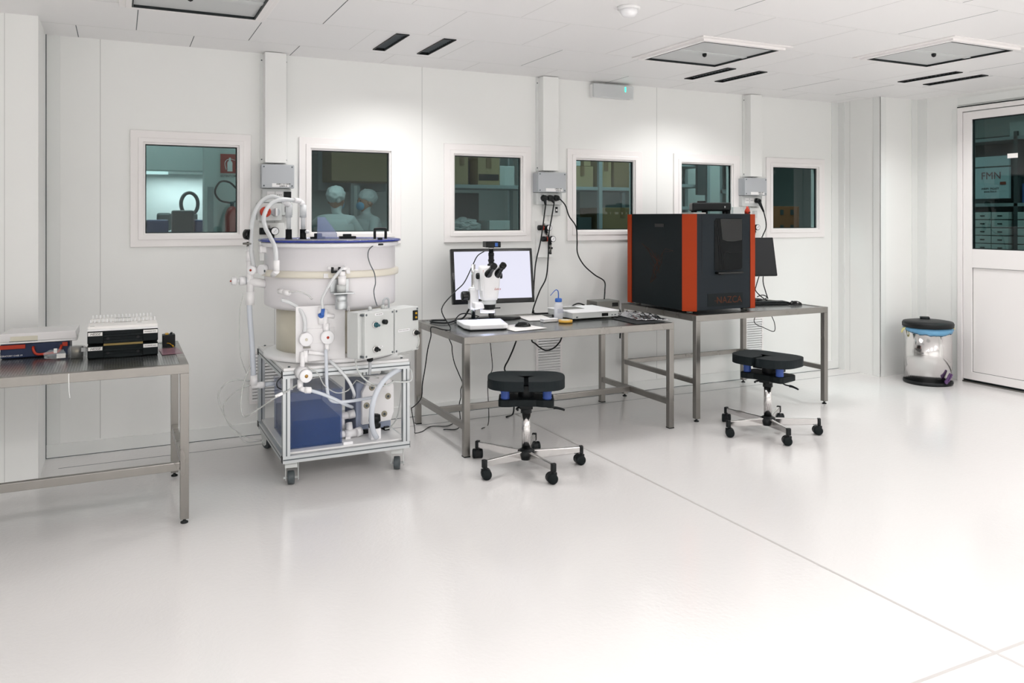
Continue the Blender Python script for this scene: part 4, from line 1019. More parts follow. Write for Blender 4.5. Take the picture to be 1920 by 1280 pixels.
# ------------------------------------------------------------------ things on the microscope table
Z2 = .75
t = thing('computer_monitor', 'large black framed monitor with a lit white screen behind the microscope', 'monitor', (2.53, 5.36, Z2))
rz = R(-8.5)
B0 = Matrix.Translation((2.50, 5.44, 0)) @ Matrix.Rotation(rz, 4, 'Z')
TM = B0 @ Matrix.Translation((0, 0, 1.065)) @ Matrix.Rotation(R(-10), 4, 'X')
W2, H2 = .318, .205
b = MB(); b.box(-W2, W2, 0, .035, -H2, H2); b.xf(TM); b.build('bezel', M['blackG'], t, True, bevel=.006)
b = MB(); b.box(-W2 + .025, W2 - .022, -.0015, .0005, -H2 + .035, H2 - .022); b.xf(TM); b.build('lit_screen', M['screen'], t, True)
text('monitor_letters', 'SAMSUNG', .013, TM @ Matrix.Translation((-.04, -.001, -H2 + .018)) @ Matrix.Rotation(R(90), 4, 'X'), M['greyL'], t)
b = MB(); b.cyl((0, .0, .02), (.0, .03, .12), .022, n=18); b.xf(B0 @ Matrix.Translation((.0, 0, Z2))); b.build('stand_neck', M['clear'], t, True)
b = MB(); b.box(-.03, .012, .01, .03, .0, .15); b.xf(B0 @ Matrix.Translation((.0, 0, Z2))); b.build('stand_spine', M['blackG'], t, True, bevel=.004)
b = MB(); b.lathe((0, 0, 0), [(.17, 0), (.175, .006), (.165, .012), (.03, .02), (.0, .021)], 44, sx=1, sy=.62); b.xf(B0 @ Matrix.Translation((.03, -.03, Z2 - .001))); b.build('stand_base', M['blackG'], t, True)

# stereo microscope
t = thing('stereo_microscope', 'white stereo microscope with black eyepieces and camera, in front of the lit monitor', 'microscope', (2.25, 5.06, Z2))
ms = R(-10)
B1 = Matrix.Translation((2.235, 5.03, Z2)) @ Matrix.Rotation(ms, 4, 'Z')
def mb(b, name, m, **k): b.xf(B1); return b.build(name, m, t, True, **k)
b = MB(); b.prism([(-.155, .14), (-.155, -.09), (-.13, -.17), (.10, -.17), (.135, -.155), (.165, .14)], Matrix.Translation((0, 0, .006)), .03); mb(b, 'stage_base', M['whiteB'], bevel=.005)
b = MB(); b.prism([(-.15, .135), (-.15, -.085), (-.125, -.162), (.098, -.162), (.13, -.148), (.16, .135)], Matrix.Identity(4), .007); mb(b, 'base_pad', M['black'])
b = MB(); b.cyl((-.03, .16, .005), (-.03, .16, .04), .035, n=22); b.cyl((-.03, .16, 0), (-.03, .16, .006), .035, n=22); b.box(-.08, .05, .13, .18, .0, .02); mb(b, 'pole_foot', M['blackM'], bevel=.003)
b = MB(); b.cyl((-.03, .16, .04), (-.03, .16, .42), .0145, n=22); mb(b, 'pole', M['chrome'])
b = MB(); b.box(-.062, .0, .12, .19, .105, .25); b.box(-.05, .04, .03, .14, .12, .16); b.lathe((-.03, .16, .25), [(.03, 0), (.03, .012)], 22); mb(b, 'focus_carrier', M['whiteB'], bevel=.006)
b = MB(); b.lathe((-.062, .15, .20), [(.03, 0), (.034, -.01), (.034, -.045), (.028, -.055), (0, -.055)], 24, (1, 0, 0)); mb(b, 'focus_knob', M['blackG'])
B1H = B1 @ Matrix.Translation((0, 0, -.055))
def mh(b, name, m, **k): b.xf(B1H); return b.build(name, m, t, True, **k)
# head: tapering body
b = MB()
sec = [(.235, .053, .055), (.26, .06, .06), (.33, .068, .07), (.40, .071, .074), (.455, .071, .074), (.47, .065, .068)]
rings = []
for z, a, c in sec:
    rr = []
    for i in range(28):
        th = 2 * PI * i / 28; ct, st = math.cos(th), math.sin(th)
        rr.append(b.bm.verts.new((.055 + a * math.copysign(abs(ct) ** .6, ct), .05 + c * math.copysign(abs(st) ** .6, st) - (z - .235) * .04, z)))
    rings.append(rr)
for A, C2 in zip(rings, rings[1:]):
    for i in range(28): f = b.bm.faces.new((A[i], A[(i + 1) % 28], C2[(i + 1) % 28], C2[i])); f.smooth = True
b.bm.faces.new(rings[0][::-1]); b.bm.faces.new(rings[-1]); mh(b, 'microscope_head', M['whiteB'])
b = MB(); b.cyl((.055, .05, .205), (.055, .05, .236), .05, n=28); mh(b, 'lens_mount', M['greyL'])
b = MB(); b.lathe((.055, .05, .155), [(.028, 0), (.042, .018), (.046, .05)], 28); b.box(.085, .13, .02, .03, .175, .182); mh(b, 'objective', M['black'])
b = MB(); b.lathe((.045, .05, .15), [(.03, 0), (.052, 0), (.052, .018), (.03, .018)], 30); b.mi = 0; mh(b, 'ring_light_body', M['whiteB'])
b = MB(); b.lathe((.045, .05, .1485), [(.03, 0), (.05, 0), (.05, .001), (.03, .001)], 30); mh(b, 'ring_light_leds', M['led'])
b = MB(); b.box(-.012, .0, .0, .04, .30, .46); b.box(-.03, -.005, .09, .17, .30, .44); mh(b, 'head_carrier', M['whiteB'], bevel=.004)
b = MB(); b.lathe((-.008, .05, .40), [(.02, 0), (.022, -.004), (.022, -.022), (.016, -.028), (0, -.028)], 20, (1, 0, 0)); mh(b, 'zoom_knob', M['black'])
b = MB(); b.lathe((.12, .03, .40), [(.02, 0), (.02, .022), (0, .024)], 20, (1, 0, 0)); mh(b, 'zoom_knob', M['black'])
for x0, y0, z0, x1, y1, z1 in ((.030, -.005, .41, .055, -.085, .475), (.095, -.005, .41, .12, -.085, .478)):
    d = Vector((x1 - x0, y1 - y0, z1 - z0)).normalized()
    b = MB(); L = (Vector((x1, y1, z1)) - Vector((x0, y0, z0))).length
    b.lathe((x0, y0, z0), [(.024, -.03), (.029, 0), (.029, .02), (.02, .05), (.019, L - .02), (.0225, L - .015), (.0225, L + .01), (.015, L + .012)], 26, d); mh(b, 'eyepiece', M['blackG'])
b = MB(); b.lathe((.07, .045, .468), [(.026, 0), (.026, .014), (.018, .016), (.018, .03), (.022, .032), (.022, .045), (.0185, .047), (.0185, .07), (.02, .07), (.02, .09), (.017, .092), (.017, .12)], 24); mh(b, 'camera_tube', M['black'])
b = MB(); b.lathe((.07, .045, .588), [(.02, 0), (.02, .01)], 24); mh(b, 'camera_flange', M['chrome'])
b = MB(); b.box(.02, .125, -.01, .09, .598, .638); c = mh(b, 'camera', M['black'], bevel=.004)
b = MB(); b.box(.083, .103, -.0112, -.0100, .605, .630); b.xf(B1H); b.build('camera_sticker', M['blue'], c, True)
b = MB(); b.box(-.004, .0, -.012, .0, .26, .46); b.mi = 1; b.bar((-.002, -.018, .445), (-.0, -.010, .37), .003); mh(b, 'red_stripe', [M['whiteB'], M['red']])
text('microscope_letters', 'Leica', .022, B1H @ Matrix.Translation((.095, -.032, .315)) @ Matrix.Rotation(R(90), 4, 'X') @ Matrix.Rotation(R(0), 4, 'Z'), M['red'], t, shear=.3)
# its light
ll = bpy.data.lights.new('ring_light', 'SPOT'); ll.energy = 11; ll.spot_size = R(105); ll.spot_blend = .6; ll.color = (.82, .87, 1); ll.shadow_soft_size = .03
lo = bpy.data.objects.new('ring_light', ll); COL.objects.link(lo); lo.parent = t; 
lo.location = (B1H @ Vector((.045, .05, .145))) - t.location; lo.rotation_euler = (R(0), 0, 0)

def sheet(name, label, cat, pts, z, th=.0012, m='paper', group=None):
    b = MB(); 
    b.prism(pts, Matrix.Translation((0, 0, z)), th); o = b.build(name, M[m]); return tag(o, label, cat, group)
sheet('paper_sheet', 'white paper sheet under the mouse beside the microscope', 'paper', [(2.335, 4.735), (2.60, 4.78), (2.55, 5.05), (2.41, 5.03), (2.33, 4.9)], Z2, group='white papers on the microscope table')
sheet('paper_sheet', 'white paper sheets behind the wash bottle', 'paper', [(2.66, 5.17), (2.86, 5.13), (2.90, 5.42), (2.70, 5.46)], Z2, .003, group='white papers on the microscope table')
mouse('glossy black mouse on the white paper by the microscope', (2.485, 4.92, Z2 + .0012), R(80))
t = thing('small_box', 'small white plastic box beside the wash bottle', 'box', (2.775, 5.075, Z2), R(3))
b = MB(); b.box(-.06, .06, -.025, .025, -.0, .014); b.build('box_base', M['white'], t, bevel=.003)
b = MB(); b.box(-.061, .061, -.026, .026, .0145, .023); b.build('box_lid', M['whiteB'], t, bevel=.003)
t = thing('tape_roll', 'roll of yellow tape lying in front of the wash bottle', 'tape roll', (2.86, 4.985, Z2))
b = MB(); b.lathe((0, 0, 0), [(.034, 0), (.05, 0), (.05, .018), (.034, .018), (.034, 0)], 36); b.build('tape_coil', M['tape'], t)
b = MB(); b.lathe((0, 0, 0), [(.031, 0), (.0338, 0), (.0338, .019), (.031, .019), (.031, 0)], 36); b.build('core', M['cream'], t)
t = thing('wash_bottle', 'clear wash bottle with blue cap and bent blue spout', 'wash bottle', (2.875, 5.115, Z2))
b = MB(); b.lathe((0, 0, 0), [(.029, 0), (.032, .006), (.032, .10), (.03, .118), (.022, .13), (.022, .14)], 30); b.build('bottle_body', mat('milky_plastic', '#e9ecf2', .3, alpha=.6), t)
b = MB(); b.lathe((0, 0, 0), [(.024, .134), (.0255, .137), (.0255, .156), (.02, .16), (.006, .161)], 28); b.build('bottle_cap', M['blue'], t)
b = MB(); b.tube([(.0, 0, .16), (.0, 0, .19), (-.004, 0, .213), (-.02, -.002, .222), (-.038, -.003, .212), (-.07, -.006, .183)], .0045, r2=.0025); b.build('bottle_spout', M['blue'], t)
text('bottle_print', 'ACETONE\n(CH3)2CO\nH225 H319', .011, face_M((0, -.0325, .07), 0), mat('bottle_ink', '#7d86a8', .6), t, world=False, depth=.0003)
t = thing('hot_plate', 'flat white instrument with a small display behind the tape roll', 'hot plate', (3.15, 5.22, Z2))
b = MB(); b.box(2.95, 3.345, 5.04, 5.41, .012, .052); b.xf(Matrix.Translation((0, 0, Z2))); b.build('casing', M['greyL'], t, True, bevel=.003)
b = MB(); b.box(2.945, 3.35, 5.035, 5.415, .052, .060); b.xf(Matrix.Translation((0, 0, Z2))); b.build('top_plate', M['whiteB'], t, True, bevel=.002)
b = MB(); b.box(2.99, 3.16, 5.22, 5.37, Z2 + .060, Z2 + .0612); b.build('heating_area', M['steelD'], t, True)
b = MB(); b.box(3.20, 3.255, 5.0385, 5.041, Z2 + .02, Z2 + .043); b.build('display', M['blackG'], t, True)
b = MB(); b.box(3.285, 3.295, 5.0385, 5.041, Z2 + .022, Z2 + .03); b.box(3.31, 3.325, 5.0385, 5.041, Z2 + .022, Z2 + .03); b.box(2.98, 2.995, 5.0385, 5.041, Z2 + .018, Z2 + .028); b.build('buttons', M['greyD'], t, True)
for x in (2.98, 3.315):
    for y in (5.07, 5.38):
        b = MB(); b.cyl((x, y, Z2), (x, y, Z2 + .013), .012, n=12); b.build('foot', M['black'], t, True)
t = thing('controller_box', 'brushed metal controller box at the rear of the table with a cable on top', 'controller', (3.46, 5.43, Z2))
b = MB(); b.box(3.36, 3.57, 5.36, 5.52, Z2, Z2 + .09); b.build('casing', M['steelD'], t, True, bevel=.003)
b = MB(); b.box(3.50, 3.555, 5.3575, 5.36, Z2 + .045, Z2 + .075); b.build('display', M['blackG'], t, True)
sheet('bench_mat', 'black rubber mat on the right end of the microscope table', 'mat', [(3.0, 5.02), (3.27, 5.0), (3.26, 4.68), (3.50, 4.68), (3.52, 5.33), (3.36, 5.33), (3.357, 5.03)], Z2, .002, 'rubber')
# crumpled foil
b = MB(); nx, ny = 44, 32
rg = random.Random(5); grid = []
for i in range(nx):
    row = []
    for j in range(ny):
        u, v = i / (nx - 1), j / (ny - 1)
        x = 3.37 + .21 * u + .03 * v; y = 4.72 + .50 * v + .03 * mn.noise(Vector((u * 3, v * 3, 1))) + (.12 * (1 - u) * (1 - v))
        e = min(u, v, 1 - u, 1 - v)
        z = Z2 + .006 + .02 * math.sin(PI * u) * math.sin(PI * v) + .012 * abs(mn.noise(Vector((u * 5, v * 6, 5)))) * 2.4 * min(1, e * 6 + .3) + .009 * abs(mn.noise(Vector((u * 16, v * 13, 2))))
        row.append(b.bm.verts.new((x, y, z)))
    grid.append(row)
for i in range(nx - 1):
    for j in range(ny - 1): f = b.bm.faces.new((grid[i][j], grid[i + 1][j], grid[i + 1][j + 1], grid[i][j + 1])); f.smooth = True
o = b.build('aluminium_foil', M['foil']); sm = o.modifiers.new('solid', 'SOLIDIFY'); sm.thickness = .001; tag(o, 'crumpled aluminium foil sheet on the black mat', 'foil')

# ------------------------------------------------------------------ things on the left table
Z1T = .78
t = thing('tool_case', 'dark blue case with orange handle and latch on the left table', 'case', (-.39, 4.86, Z1T))
b = MB(); b.box(-.545, -.235, 4.80, 5.02, Z1T, Z1T + .075); b.build('case_shell', M['navy'], t, True, bevel=.006)
for xa, xb in ((-.548, -.435), (-.27, -.245)):
    b = MB(); b.box(xa, xb, 4.792, 4.80, Z1T + .048, Z1T + .069); b.build('case_latch', M['red'], t, True, bevel=.002, label='orange red latch')
b = MB(); b.tube([(-.40, 4.80, Z1T + .052), (-.40, 4.785, Z1T + .045), (-.392, 4.78, Z1T + .025), (-.378, 4.78, Z1T + .016), (-.35, 4.78, Z1T + .016), (-.29, 4.78, Z1T + .022), (-.275, 4.785, Z1T + .045), (-.275, 4.80, Z1T + .052)], .0065, n=10); b.build('case_handle', M['red'], t, True, label='orange red carrying handle')
text('case_letters', 'LABORATORY CASE 19', .011, face_M((-.505, 4.7993, Z1T + .013)), M['white'], t)
t = thing('organizer_box', 'translucent white organiser box lying on the blue case', 'organiser box', (-.39, 4.90, Z1T + .075))
b = MB()
q = [(-.565, 4.78), (-.205, 4.78), (-.205, 5.04), (-.565, 5.04)]
b.box(-.57, -.20, 4.785, 5.045, Z1T + .0755, Z1T + .085); b.build('box_base', M['white'], t, True, bevel=.003)
b = MB()
lo_ = [(-.56, 4.785), (-.20, 4.785), (-.20, 5.05), (-.56, 5.05)]; hi_ = [(-.55, 4.80), (-.21, 4.80), (-.20, 5.05), (-.53, 5.05)]
A = [b.bm.verts.new((x, y, Z1T + .0855)) for x, y in lo_]; B_ = [b.bm.verts.new((x, y, Z1T + .125)) for x, y in hi_]
b.bm.faces.new(A[::-1]); b.bm.faces.new(B_)
for i in range(4): b.bm.faces.new((A[i], A[(i + 1) % 4], B_[(i + 1) % 4], B_[i]))
b.build('box_lid', mat('frosted_lid', '#eceaea', .25, alpha=.82), t, True, bevel=.004)
b = MB(); b.box(-.50, -.38, 4.786, 4.7875, Z1T + .088, Z1T + .112); b.mi = 1; b.box(-.505, -.38, 4.784, 4.7862, Z1T + .086, Z1T + .0885); b.build('box_label', [M['cream'], M['greyD']], t, True)
t = thing('digital_meter', 'dark hand meter with yellow edge at the far left of the left table', 'meter', (-.60, 4.90, Z1T))
b = MB(); b.box(-.67, -.566, 4.93, 4.97, Z1T, Z1T + .175); b.build('meter_body', mat('dark_teal', '#22343d', .5), t, True, bevel=.012, seg=3)
b = MB(); b.tube([(-.572, 4.925, Z1T + .11), (-.571, 4.92, Z1T + .06), (-.58, 4.92, Z1T + .02), (-.60, 4.92, Z1T + .008)], .007); b.build('yellow_edge', M['yellow'], t, True)
b = MB(); b.box(-.66, -.59, 4.928, 4.931, Z1T + .11, Z1T + .16); b.build('display', M['greyL'], t, True)
g = 'black accessory boxes in the stack'
def acc_box(label, z, top):
    t = thing('accessory_box', label, 'box', (.015, 4.75, z), group=g)
    x0, x1, y0, y1 = -.148, .180, 4.60, 4.90
    b = MB(); b.box(x0, x1, y0 + .012, y1, z, z + .064); b.box(x0, -.075, y0, y0 + .012, z + .003, z + .061); b.box(.108, x1, y0, y0 + .012, z + .003, z + .061)
    b.box(-.075, .108, y0 + .003, y0 + .012, z + .0, z + .018); b.box(-.075, .108, y0 + .003, y0 + .012, z + .033, z + .046)
    b.build('box_body', M['blackM'], t, True, bevel=.003)
    for k, (a, c) in enumerate(((-.145, -.080), (.110, .178))):
        b = MB(); b.box(a, c, y0 - .0012, y0, z + .042, z + .060); l = b.build('box_label', M['paper'], t, True)
        text('label_text', 'HESSE' if k == 0 else 'ACCESSORY BOX', .018 if k == 0 else .0072, face_M(((a + c) / 2, y0 - .0016, z + .051), 0), M['ink'], l, shear=.3 if k == 0 else 0)
    for x in (-.055, .085):
        b = MB(); b.cyl((x, y0 + .011, z + .025), (x, y0 + .0, z + .025), .007, n=14); b.build('latch_button', M['ink'], t, True)
    if top:
        b = MB(); b.box(-.075, .108, y0 + .004, y0 + .03, z + .0635, z + .0735); b.build('wood_strip', mat('ochre_strip', '#8f7a45', .6), t, True)
acc_box('lower black accessory box with white labels, standing on the left table', Z1T, True)
acc_box('upper black accessory box with white labels, topmost of the black stack', Z1T + .0742, False)
b = MB(); b.box(-.148, .180, 4.605, 4.90, Z1T + .1388, Z1T + .15); 
o = b.build('clear_lid', M['white'], bevel=.002); tag(o, 'thin white lid plate on the black accessory boxes', 'lid')
zb = Z1T + .1502
for k, (y0, x0, x1, zz, n) in enumerate(((4.61, -.146, .178, 0, 17), (4.80, -.140, .165, 0, 17))):
    t = thing('bound_booklet', ['white ring bound booklet, front one on the black boxes', 'white ring bound booklet, rear one on the black boxes'][k], 'booklet', ((x0 + x1) / 2, y0 + .09, zb), group='ring bound booklets on the stack')
    b = MB(); b.box(x0, x1, y0, y0 + .18, zb, zb + .012); b.build('pages', M['paper'], t, True, bevel=.001)
    b = MB()
    for i in range(n):
        x = x0 + .008 + i * (x1 - x0 - .016) / (n - 1)
        b.tube([(x, y0 + .160, zb + .012), (x, y0 + .163, zb + .024), (x, y0 + .172, zb + .027), (x, y0 + .182, zb + .022), (x, y0 + .184, zb + .006)], .0045, n=6, k=3)
    b.build('ring_binding', M['white'], t, True)
    b = MB(); b.box(x0 + .12, x0 + .2, y0 + .145, y0 + .15, zb + .012, zb + .0126); b.box(x0 + .23, x0 + .25, y0 + .10, y0 + .11, zb + .012, zb + .0126); b.box(x0 + .01, x0 + .03, y0 + .02, y0 + .026, zb + .012, zb + .0126); b.build('print_marks', M['greyD'], t, True)
t = thing('connector_cube', 'small black cube with yellow wires near the table corner', 'connector box', (.245, 4.89, Z1T))
b = MB(); b.box(.213, .279, 4.86, 4.925, Z1T, Z1T + .065); b.build('cube_body', M['black'], t, True, bevel=.003)
b = MB(); b.box(.228, .245, 4.875, 4.91, Z1T + .065, Z1T + .071); b.build('yellow_tab', M['yellow'], t, True)
b = MB(); b.cyl((.257, 4.88, Z1T + .068), (.262, 4.905, Z1T + .07), .006, n=10); b.build('black_knob', M['ink'], t, True)
b = MB(); b.tube([(.235, 4.858, Z1T + .02), (.25, 4.852, Z1T + .018), (.26, 4.85, Z1T + .008), (.266, 4.846, Z1T + .002)], .002); b.cyl((.262, 4.848, Z1T + .009), (.268, 4.842, Z1T + .001), .004, n=8); b.build('yellow_wire', M['yellow'], t, True)
sheet('antistatic_bag', 'flat pink antistatic bag in front of the black cube', 'bag', [(.20, 4.58), (.298, 4.60), (.285, 4.79), (.19, 4.79)], Z1T, .002, 'pink')
t = thing('plastic_bag', 'small clear bag with white labels in front of the blue case', 'bag', (-.29, 4.70, Z1T))
b = MB(); bmesh.ops.create_icosphere(b.bm, subdivisions=3, radius=1)
for v in b.bm.verts:
    n = mn.noise(v.co * 3) * .25
    v.co = Vector((v.co.x * .05 * (1 + n), v.co.y * .035 * (1 + n), max(v.co.z, -.5) * .03 * (1 + n)))
lz = min(v.co.z for v in b.bm.verts); b.xf(Matrix.Translation((-.295, 4.70, Z1T - lz))); b.build('bag_film', M['clear'], t, True)
b = MB(); b.box(-.288, -.248, 4.668, 4.672, Z1T + .006, Z1T + .028); b.box(-.302, -.288, 4.69, 4.70, Z1T + .03, Z1T + .052); b.build('bag_label', M['paper'], t, True)
t = thing('wire_spool', 'metallic wire spool in a clear bag beside the black boxes', 'spool', (-.20, 4.72, Z1T))
b = MB(); b.lathe((-.198, 4.72, Z1T), [(.028, 0), (.028, .052), (.024, .052)], 28); b.build('spool', M['gold'], t, True)
b = MB(); b.lathe((-.198, 4.72, Z1T), [(.044, 0), (.044, .04), (.036, .056), (.0, .058)], 18); b.build('bag_film', M['clear'], t, True)
b = MB(); b.box(-.178, -.158, 4.677, 4.68, Z1T + .03, Z1T + .05); b.build('spool_label', M['greyL'], t, True)
wire('plastic_strip', 'short white plastic strip hanging from the front edge of the left table', 'strip', [(-.212, 4.2335, .778), (-.212, 4.2335, .745), (-.211, 4.235, .70), (-.207, 4.24, .665)], .002, 'white')
# ------------------------------------------------------------------ wheeled cart
CX0, CX1, CY0, CY1 = .81, 1.545, 4.545, 5.45
t = thing('profile_cart', 'wheeled cart of aluminium profiles with white shelves under the drum machine', 'cart', ((CX0 + CX1) / 2, (CY0 + CY1) / 2, 0))
w = .04
def profile(b, x0, x1, y0, y1, z0, z1):
    b.mi = 0; b.box(x0, x1, y0, y1, z0, z1); b.mi = 1
    dx, dy, dz = x1 - x0, y1 - y0, z1 - z0; g_ = .0035; e = .0006
    cx, cy, cz = (x0 + x1) / 2, (y0 + y1) / 2, (z0 + z1) / 2
    if dz >= max(dx, dy): b.box(cx - g_, cx + g_, y0 - e, y1 + e, z0 + .001, z1 - .001); b.box(x0 - e, x1 + e, cy - g_, cy + g_, z0 + .001, z1 - .001)
    elif dx >= dy: b.box(x0 + .001, x1 - .001, y0 - e, y1 + e, cz - g_, cz + g_)
    else: b.box(x0 - e, x1 + e, y0 + .001, y1 - .001, cz - g_, cz + g_)
pm = [M['alu'], M['greyD']]
for x in (CX0, CX1 - w):
    for y in (CY0, CY1 - w):
        b = MB(); profile(b, x, x + w, y, y + w, .175, .605); b.build('post', pm, t, True)
for z in (.135, .605):
    for y in (CY0, CY1 - w):
        b = MB(); profile(b, CX0, CX1, y, y + w, z, z + w); b.build('cross_rail', pm, t, True)
    for x in (CX0, CX1 - w):
        b = MB(); profile(b, x, x + w, CY0 + w, CY1 - w, z, z + w); b.build('side_rail', pm, t, True)
b = MB()
for x in (CX0, CX1 - w):
    for y in (CY0 + .001, CY1 - w):
        for z in (.137, .607):
            b.box(x + (-.003 if x == CX0 else w), x + (0 if x == CX0 else w + .003), y, y + w - .002, z, z + w - .004)
b.build('profile_cap', M['black'], t, True)
b = MB(); b.box(CX0 + .005, CX1 - .005, CY0 + .005, CY1 - .005, .645, .662); b.build('top_plate', M['white'], t, True, bevel=.002)
b = MB(); b.box(CX0 + .02, CX1 - .02, CY0 + .03, CY1 - .02, .1755, .187); b.build('lower_shelf', M['white'], t, True, bevel=.002)
b = MB()
for x in (CX0 + .04, CX1 - .04, (CX0 + CX1) / 2 - .12):
    for y in (CY0 + .035, CY1 - .04): b.cyl((x, y, .662), (x, y, .668), .007, n=10)
b.build('bolts', M['greyD'], t, True)
for k, (x, y) in enumerate(((CX0 + .055, CY0 + .06), (CX1 - .06, CY0 + .06), (CX0 + .055, CY1 - .06), (CX1 - .06, CY1 - .06))):
    Q = Matrix.Translation((x, y, 0)) @ Matrix.Rotation(R((-8, -20, 30, 10)[k]), 4, 'Z')
    b = MB(); b.box(-.04, .04, -.035, .045, .127, .135)
    for s in (-1, 1): b.prism([(-.03, .13), (-.018, .03), (.0, .02), (.018, .03), (.035, .13)], Matrix.Translation((s * .034 + .003, 0, 0)) @ Matrix(((0, 0, 1, 0), (1, 0, 0, 0), (0, 1, 0, 0), (0, 0, 0, 1))), .004)
    b.box(-.034, .034, -.03, .035, .10, .128); b.cyl((-.04, 0, .038), (.04, 0, .038), .007, n=10)
    b.xf(Q); c = b.build('caster', M['greyL'], t, True, bevel=.003)
    b = MB(); b.lathe((0, 0, .038), [(.02, -.02), (.036, -.018), (.038, -.01), (.038, .01), (.036, .018), (.02, .02)], 26, (1, 0, 0)); b.xf(Q); b.build('wheel', M['wheel'], c, True)
b = MB(); b.box(1.16, 1.215, CY0 + .045, CY0 + .065, .187, .202); b.build('stop_block', M['whiteB'], t, True)

# blue tank on the lower shelf
t = thing('acrylic_tank', 'blue transparent tank half full of dark liquid on the cart shelf', 'tank', (1.0, 4.87, .187))
b = MB(); tx0, tx1, ty0, ty1, tz = .865, 1.162, 4.63, 5.15, .187
for q in ((tx0, tx1, ty0, ty0 + .008, tz, .50), (tx0, tx1, ty1 - .008, ty1, tz, .50), (tx0, tx0 + .008, ty0 + .008, ty1 - .008, tz, .50), (tx1 - .008, tx1, ty0 + .008, ty1 - .008, tz, .50), (tx0 + .008, tx1 - .008, ty0 + .008, ty1 - .008, tz, tz + .008)): b.box(*q)
b.build('tank_walls', M['tank'], t, True)
b = MB(); b.box(tx0 + .009, tx1 - .009, ty0 + .009, ty1 - .009, tz + .009, tz + .155); b.build('liquid', M['liquid'], t, True)
b = MB(); b.box(tx0 - .004, tx1 + .004, ty0 - .004, ty1 + .004, .501, .512); b.build('tank_lid', M['tank'], t, True, bevel=.001)
# pump and fittings on the lower shelf
t = thing('diaphragm_pump', 'white faced pump with round bolts on the right of the cart shelf', 'pump', (1.41, 4.86, .187))
Q = Matrix.Translation((1.425, 4.80, 0)) @ Matrix.Rotation(R(6), 4, 'Z')
b = MB(); b.prism([(-.112, .245), (.075, .25), (.095, .30), (.095, .46), (.055, .535), (-.06, .535), (-.112, .44)], Q @ Matrix.Rotation(R(90), 4, 'X'), .03); b.build('front_plate', M['poly'], t, True, bevel=.004)
b = MB(); b.box(-.14, .09, .001, .20, .20, .50); b.xf(Q); b.build('pump_body', mat('pump_grey', '#9aa3b8', .4), t, True, bevel=.01)
for x, z in ((-.085, .36), (.055, .40), (.03, .295), (-.02, .285), (-.05, .465), (.02, .48)):
    b = MB(); b.lathe((x, -.03, z), [(.019, 0), (.019, .003), (.0, .004)], 20, (0, -1, 0)); b.mi = 1; b.lathe((x, -.034, z), [(.008, 0), (.008, .003), (.0, .003)], 14, (0, -1, 0)); b.xf(Q); b.build('bolt', [mat('bolt_recess', '#a9a391', .5), M['greyD']], t, True)
b = MB(); b.box(-.10, -.07, -.02, .18, .187, .21); b.box(.04, .07, -.02, .18, .187, .21); b.xf(Q); b.build('pump_feet', M['black'], t, True)
b = MB(); b.cyl((.06, .03, .53), (.06, .03, .575), .024, n=18); b.cyl((.06, .03, .50), (.06, .03, .53), .034, n=18); b.xf(Q); b.build('pump_outlet', M['greyL'], t, True)
t = thing('hose_coupling', 'black ribbed coupling on a white block at the front of the cart shelf', 'coupling', (1.34, 4.66, .187))
cx, cy = 1.362, 4.65
b = MB(); b.box(cx - .03, cx + .03, cy - .03, cy + .03, .187, .25); b.build('block', M['whiteB'], t, True, bevel=.003)
b = MB(); b.lathe((cx, cy, .25), [(.03, 0), (.036, .004), (.036, .022), (.026, .026), (.026, .036), (.036, .04), (.034, .075), (.02, .08), (.0, .08)], 14); b.build('ribbed_nut', M['black'], t, True)
t = thing('pipe_fitting', 'white pipe fittings between the blue tank and the pump', 'pipe fitting', (1.24, 4.85, .187))
b = MB(); b.cyl((1.1625, 4.72, .215), (1.205, 4.72, .215), .02, n=16); b.cyl((1.2, 4.72, .215), (1.265, 4.72, .215), .024, n=16); b.cyl((1.232, 4.72, .21), (1.232, 4.75, .27), .02, n=16); b.cyl((1.27, 4.72, .215), (1.30, 4.73, .218), .027, n=10); b.cyl((1.17, 4.80, .30), (1.25, 4.80, .305), .022, n=16); b.cyl((1.24, 4.8, .305), (1.28, 4.8, .31), .026, n=10); b.cyl((1.2, 4.78, .23), (1.2, 4.8, .3), .018, n=14)
b.box(1.20, 1.23, 4.70, 4.74, .187, .2)
b.build('elbows', M['poly'], t, True)

# ------------------------------------------------------------------ drum machine on top of the cart
cx, cy = 1.175, 4.965
t = thing('plating_machine', 'tall white drum machine with blue rimmed lid, pipes and valves on the cart', 'machine', (cx, cy, .662))
def pt(name, m, b, **k): return b.build(name, m, t, True, **k)
b = MB(); b.lathe((cx, cy, 0), [(.385, .662), (.40, .668), (.40, .688), (.385, .694), (.36, .70), (.34, .706)], 64); pt('base_flange', M['poly'], b)
b = MB(); b.lathe((cx, cy, 0), [(.325, .70), (.325, .965)], 64); pt('cream_cylinder', M['cream'], b, label='cream coloured lower cylinder')
b = MB(); b.lathe((cx, cy, 0), [(.30, .955), (.35, .957), (.392, .975), (.395, .99), (.395, 1.355), (.388, 1.355), (.388, .99), (.0, .985)], 72); pt('drum', M['drum'], b)
b = MB(); b.lathe((cx, cy, 0), [(.394, 1.150), (.412, 1.152), (.415, 1.16), (.415, 1.185), (.410, 1.19), (.394, 1.192)], 72); pt('drum_band', M['ringc'], b, label='ivory band round the drum')
b = MB(); b.lathe((cx, cy, 0), [(.396, 1.325), (.412, 1.328), (.414, 1.345), (.414, 1.352)], 72); pt('drum_rim', M['whiteB'], b)
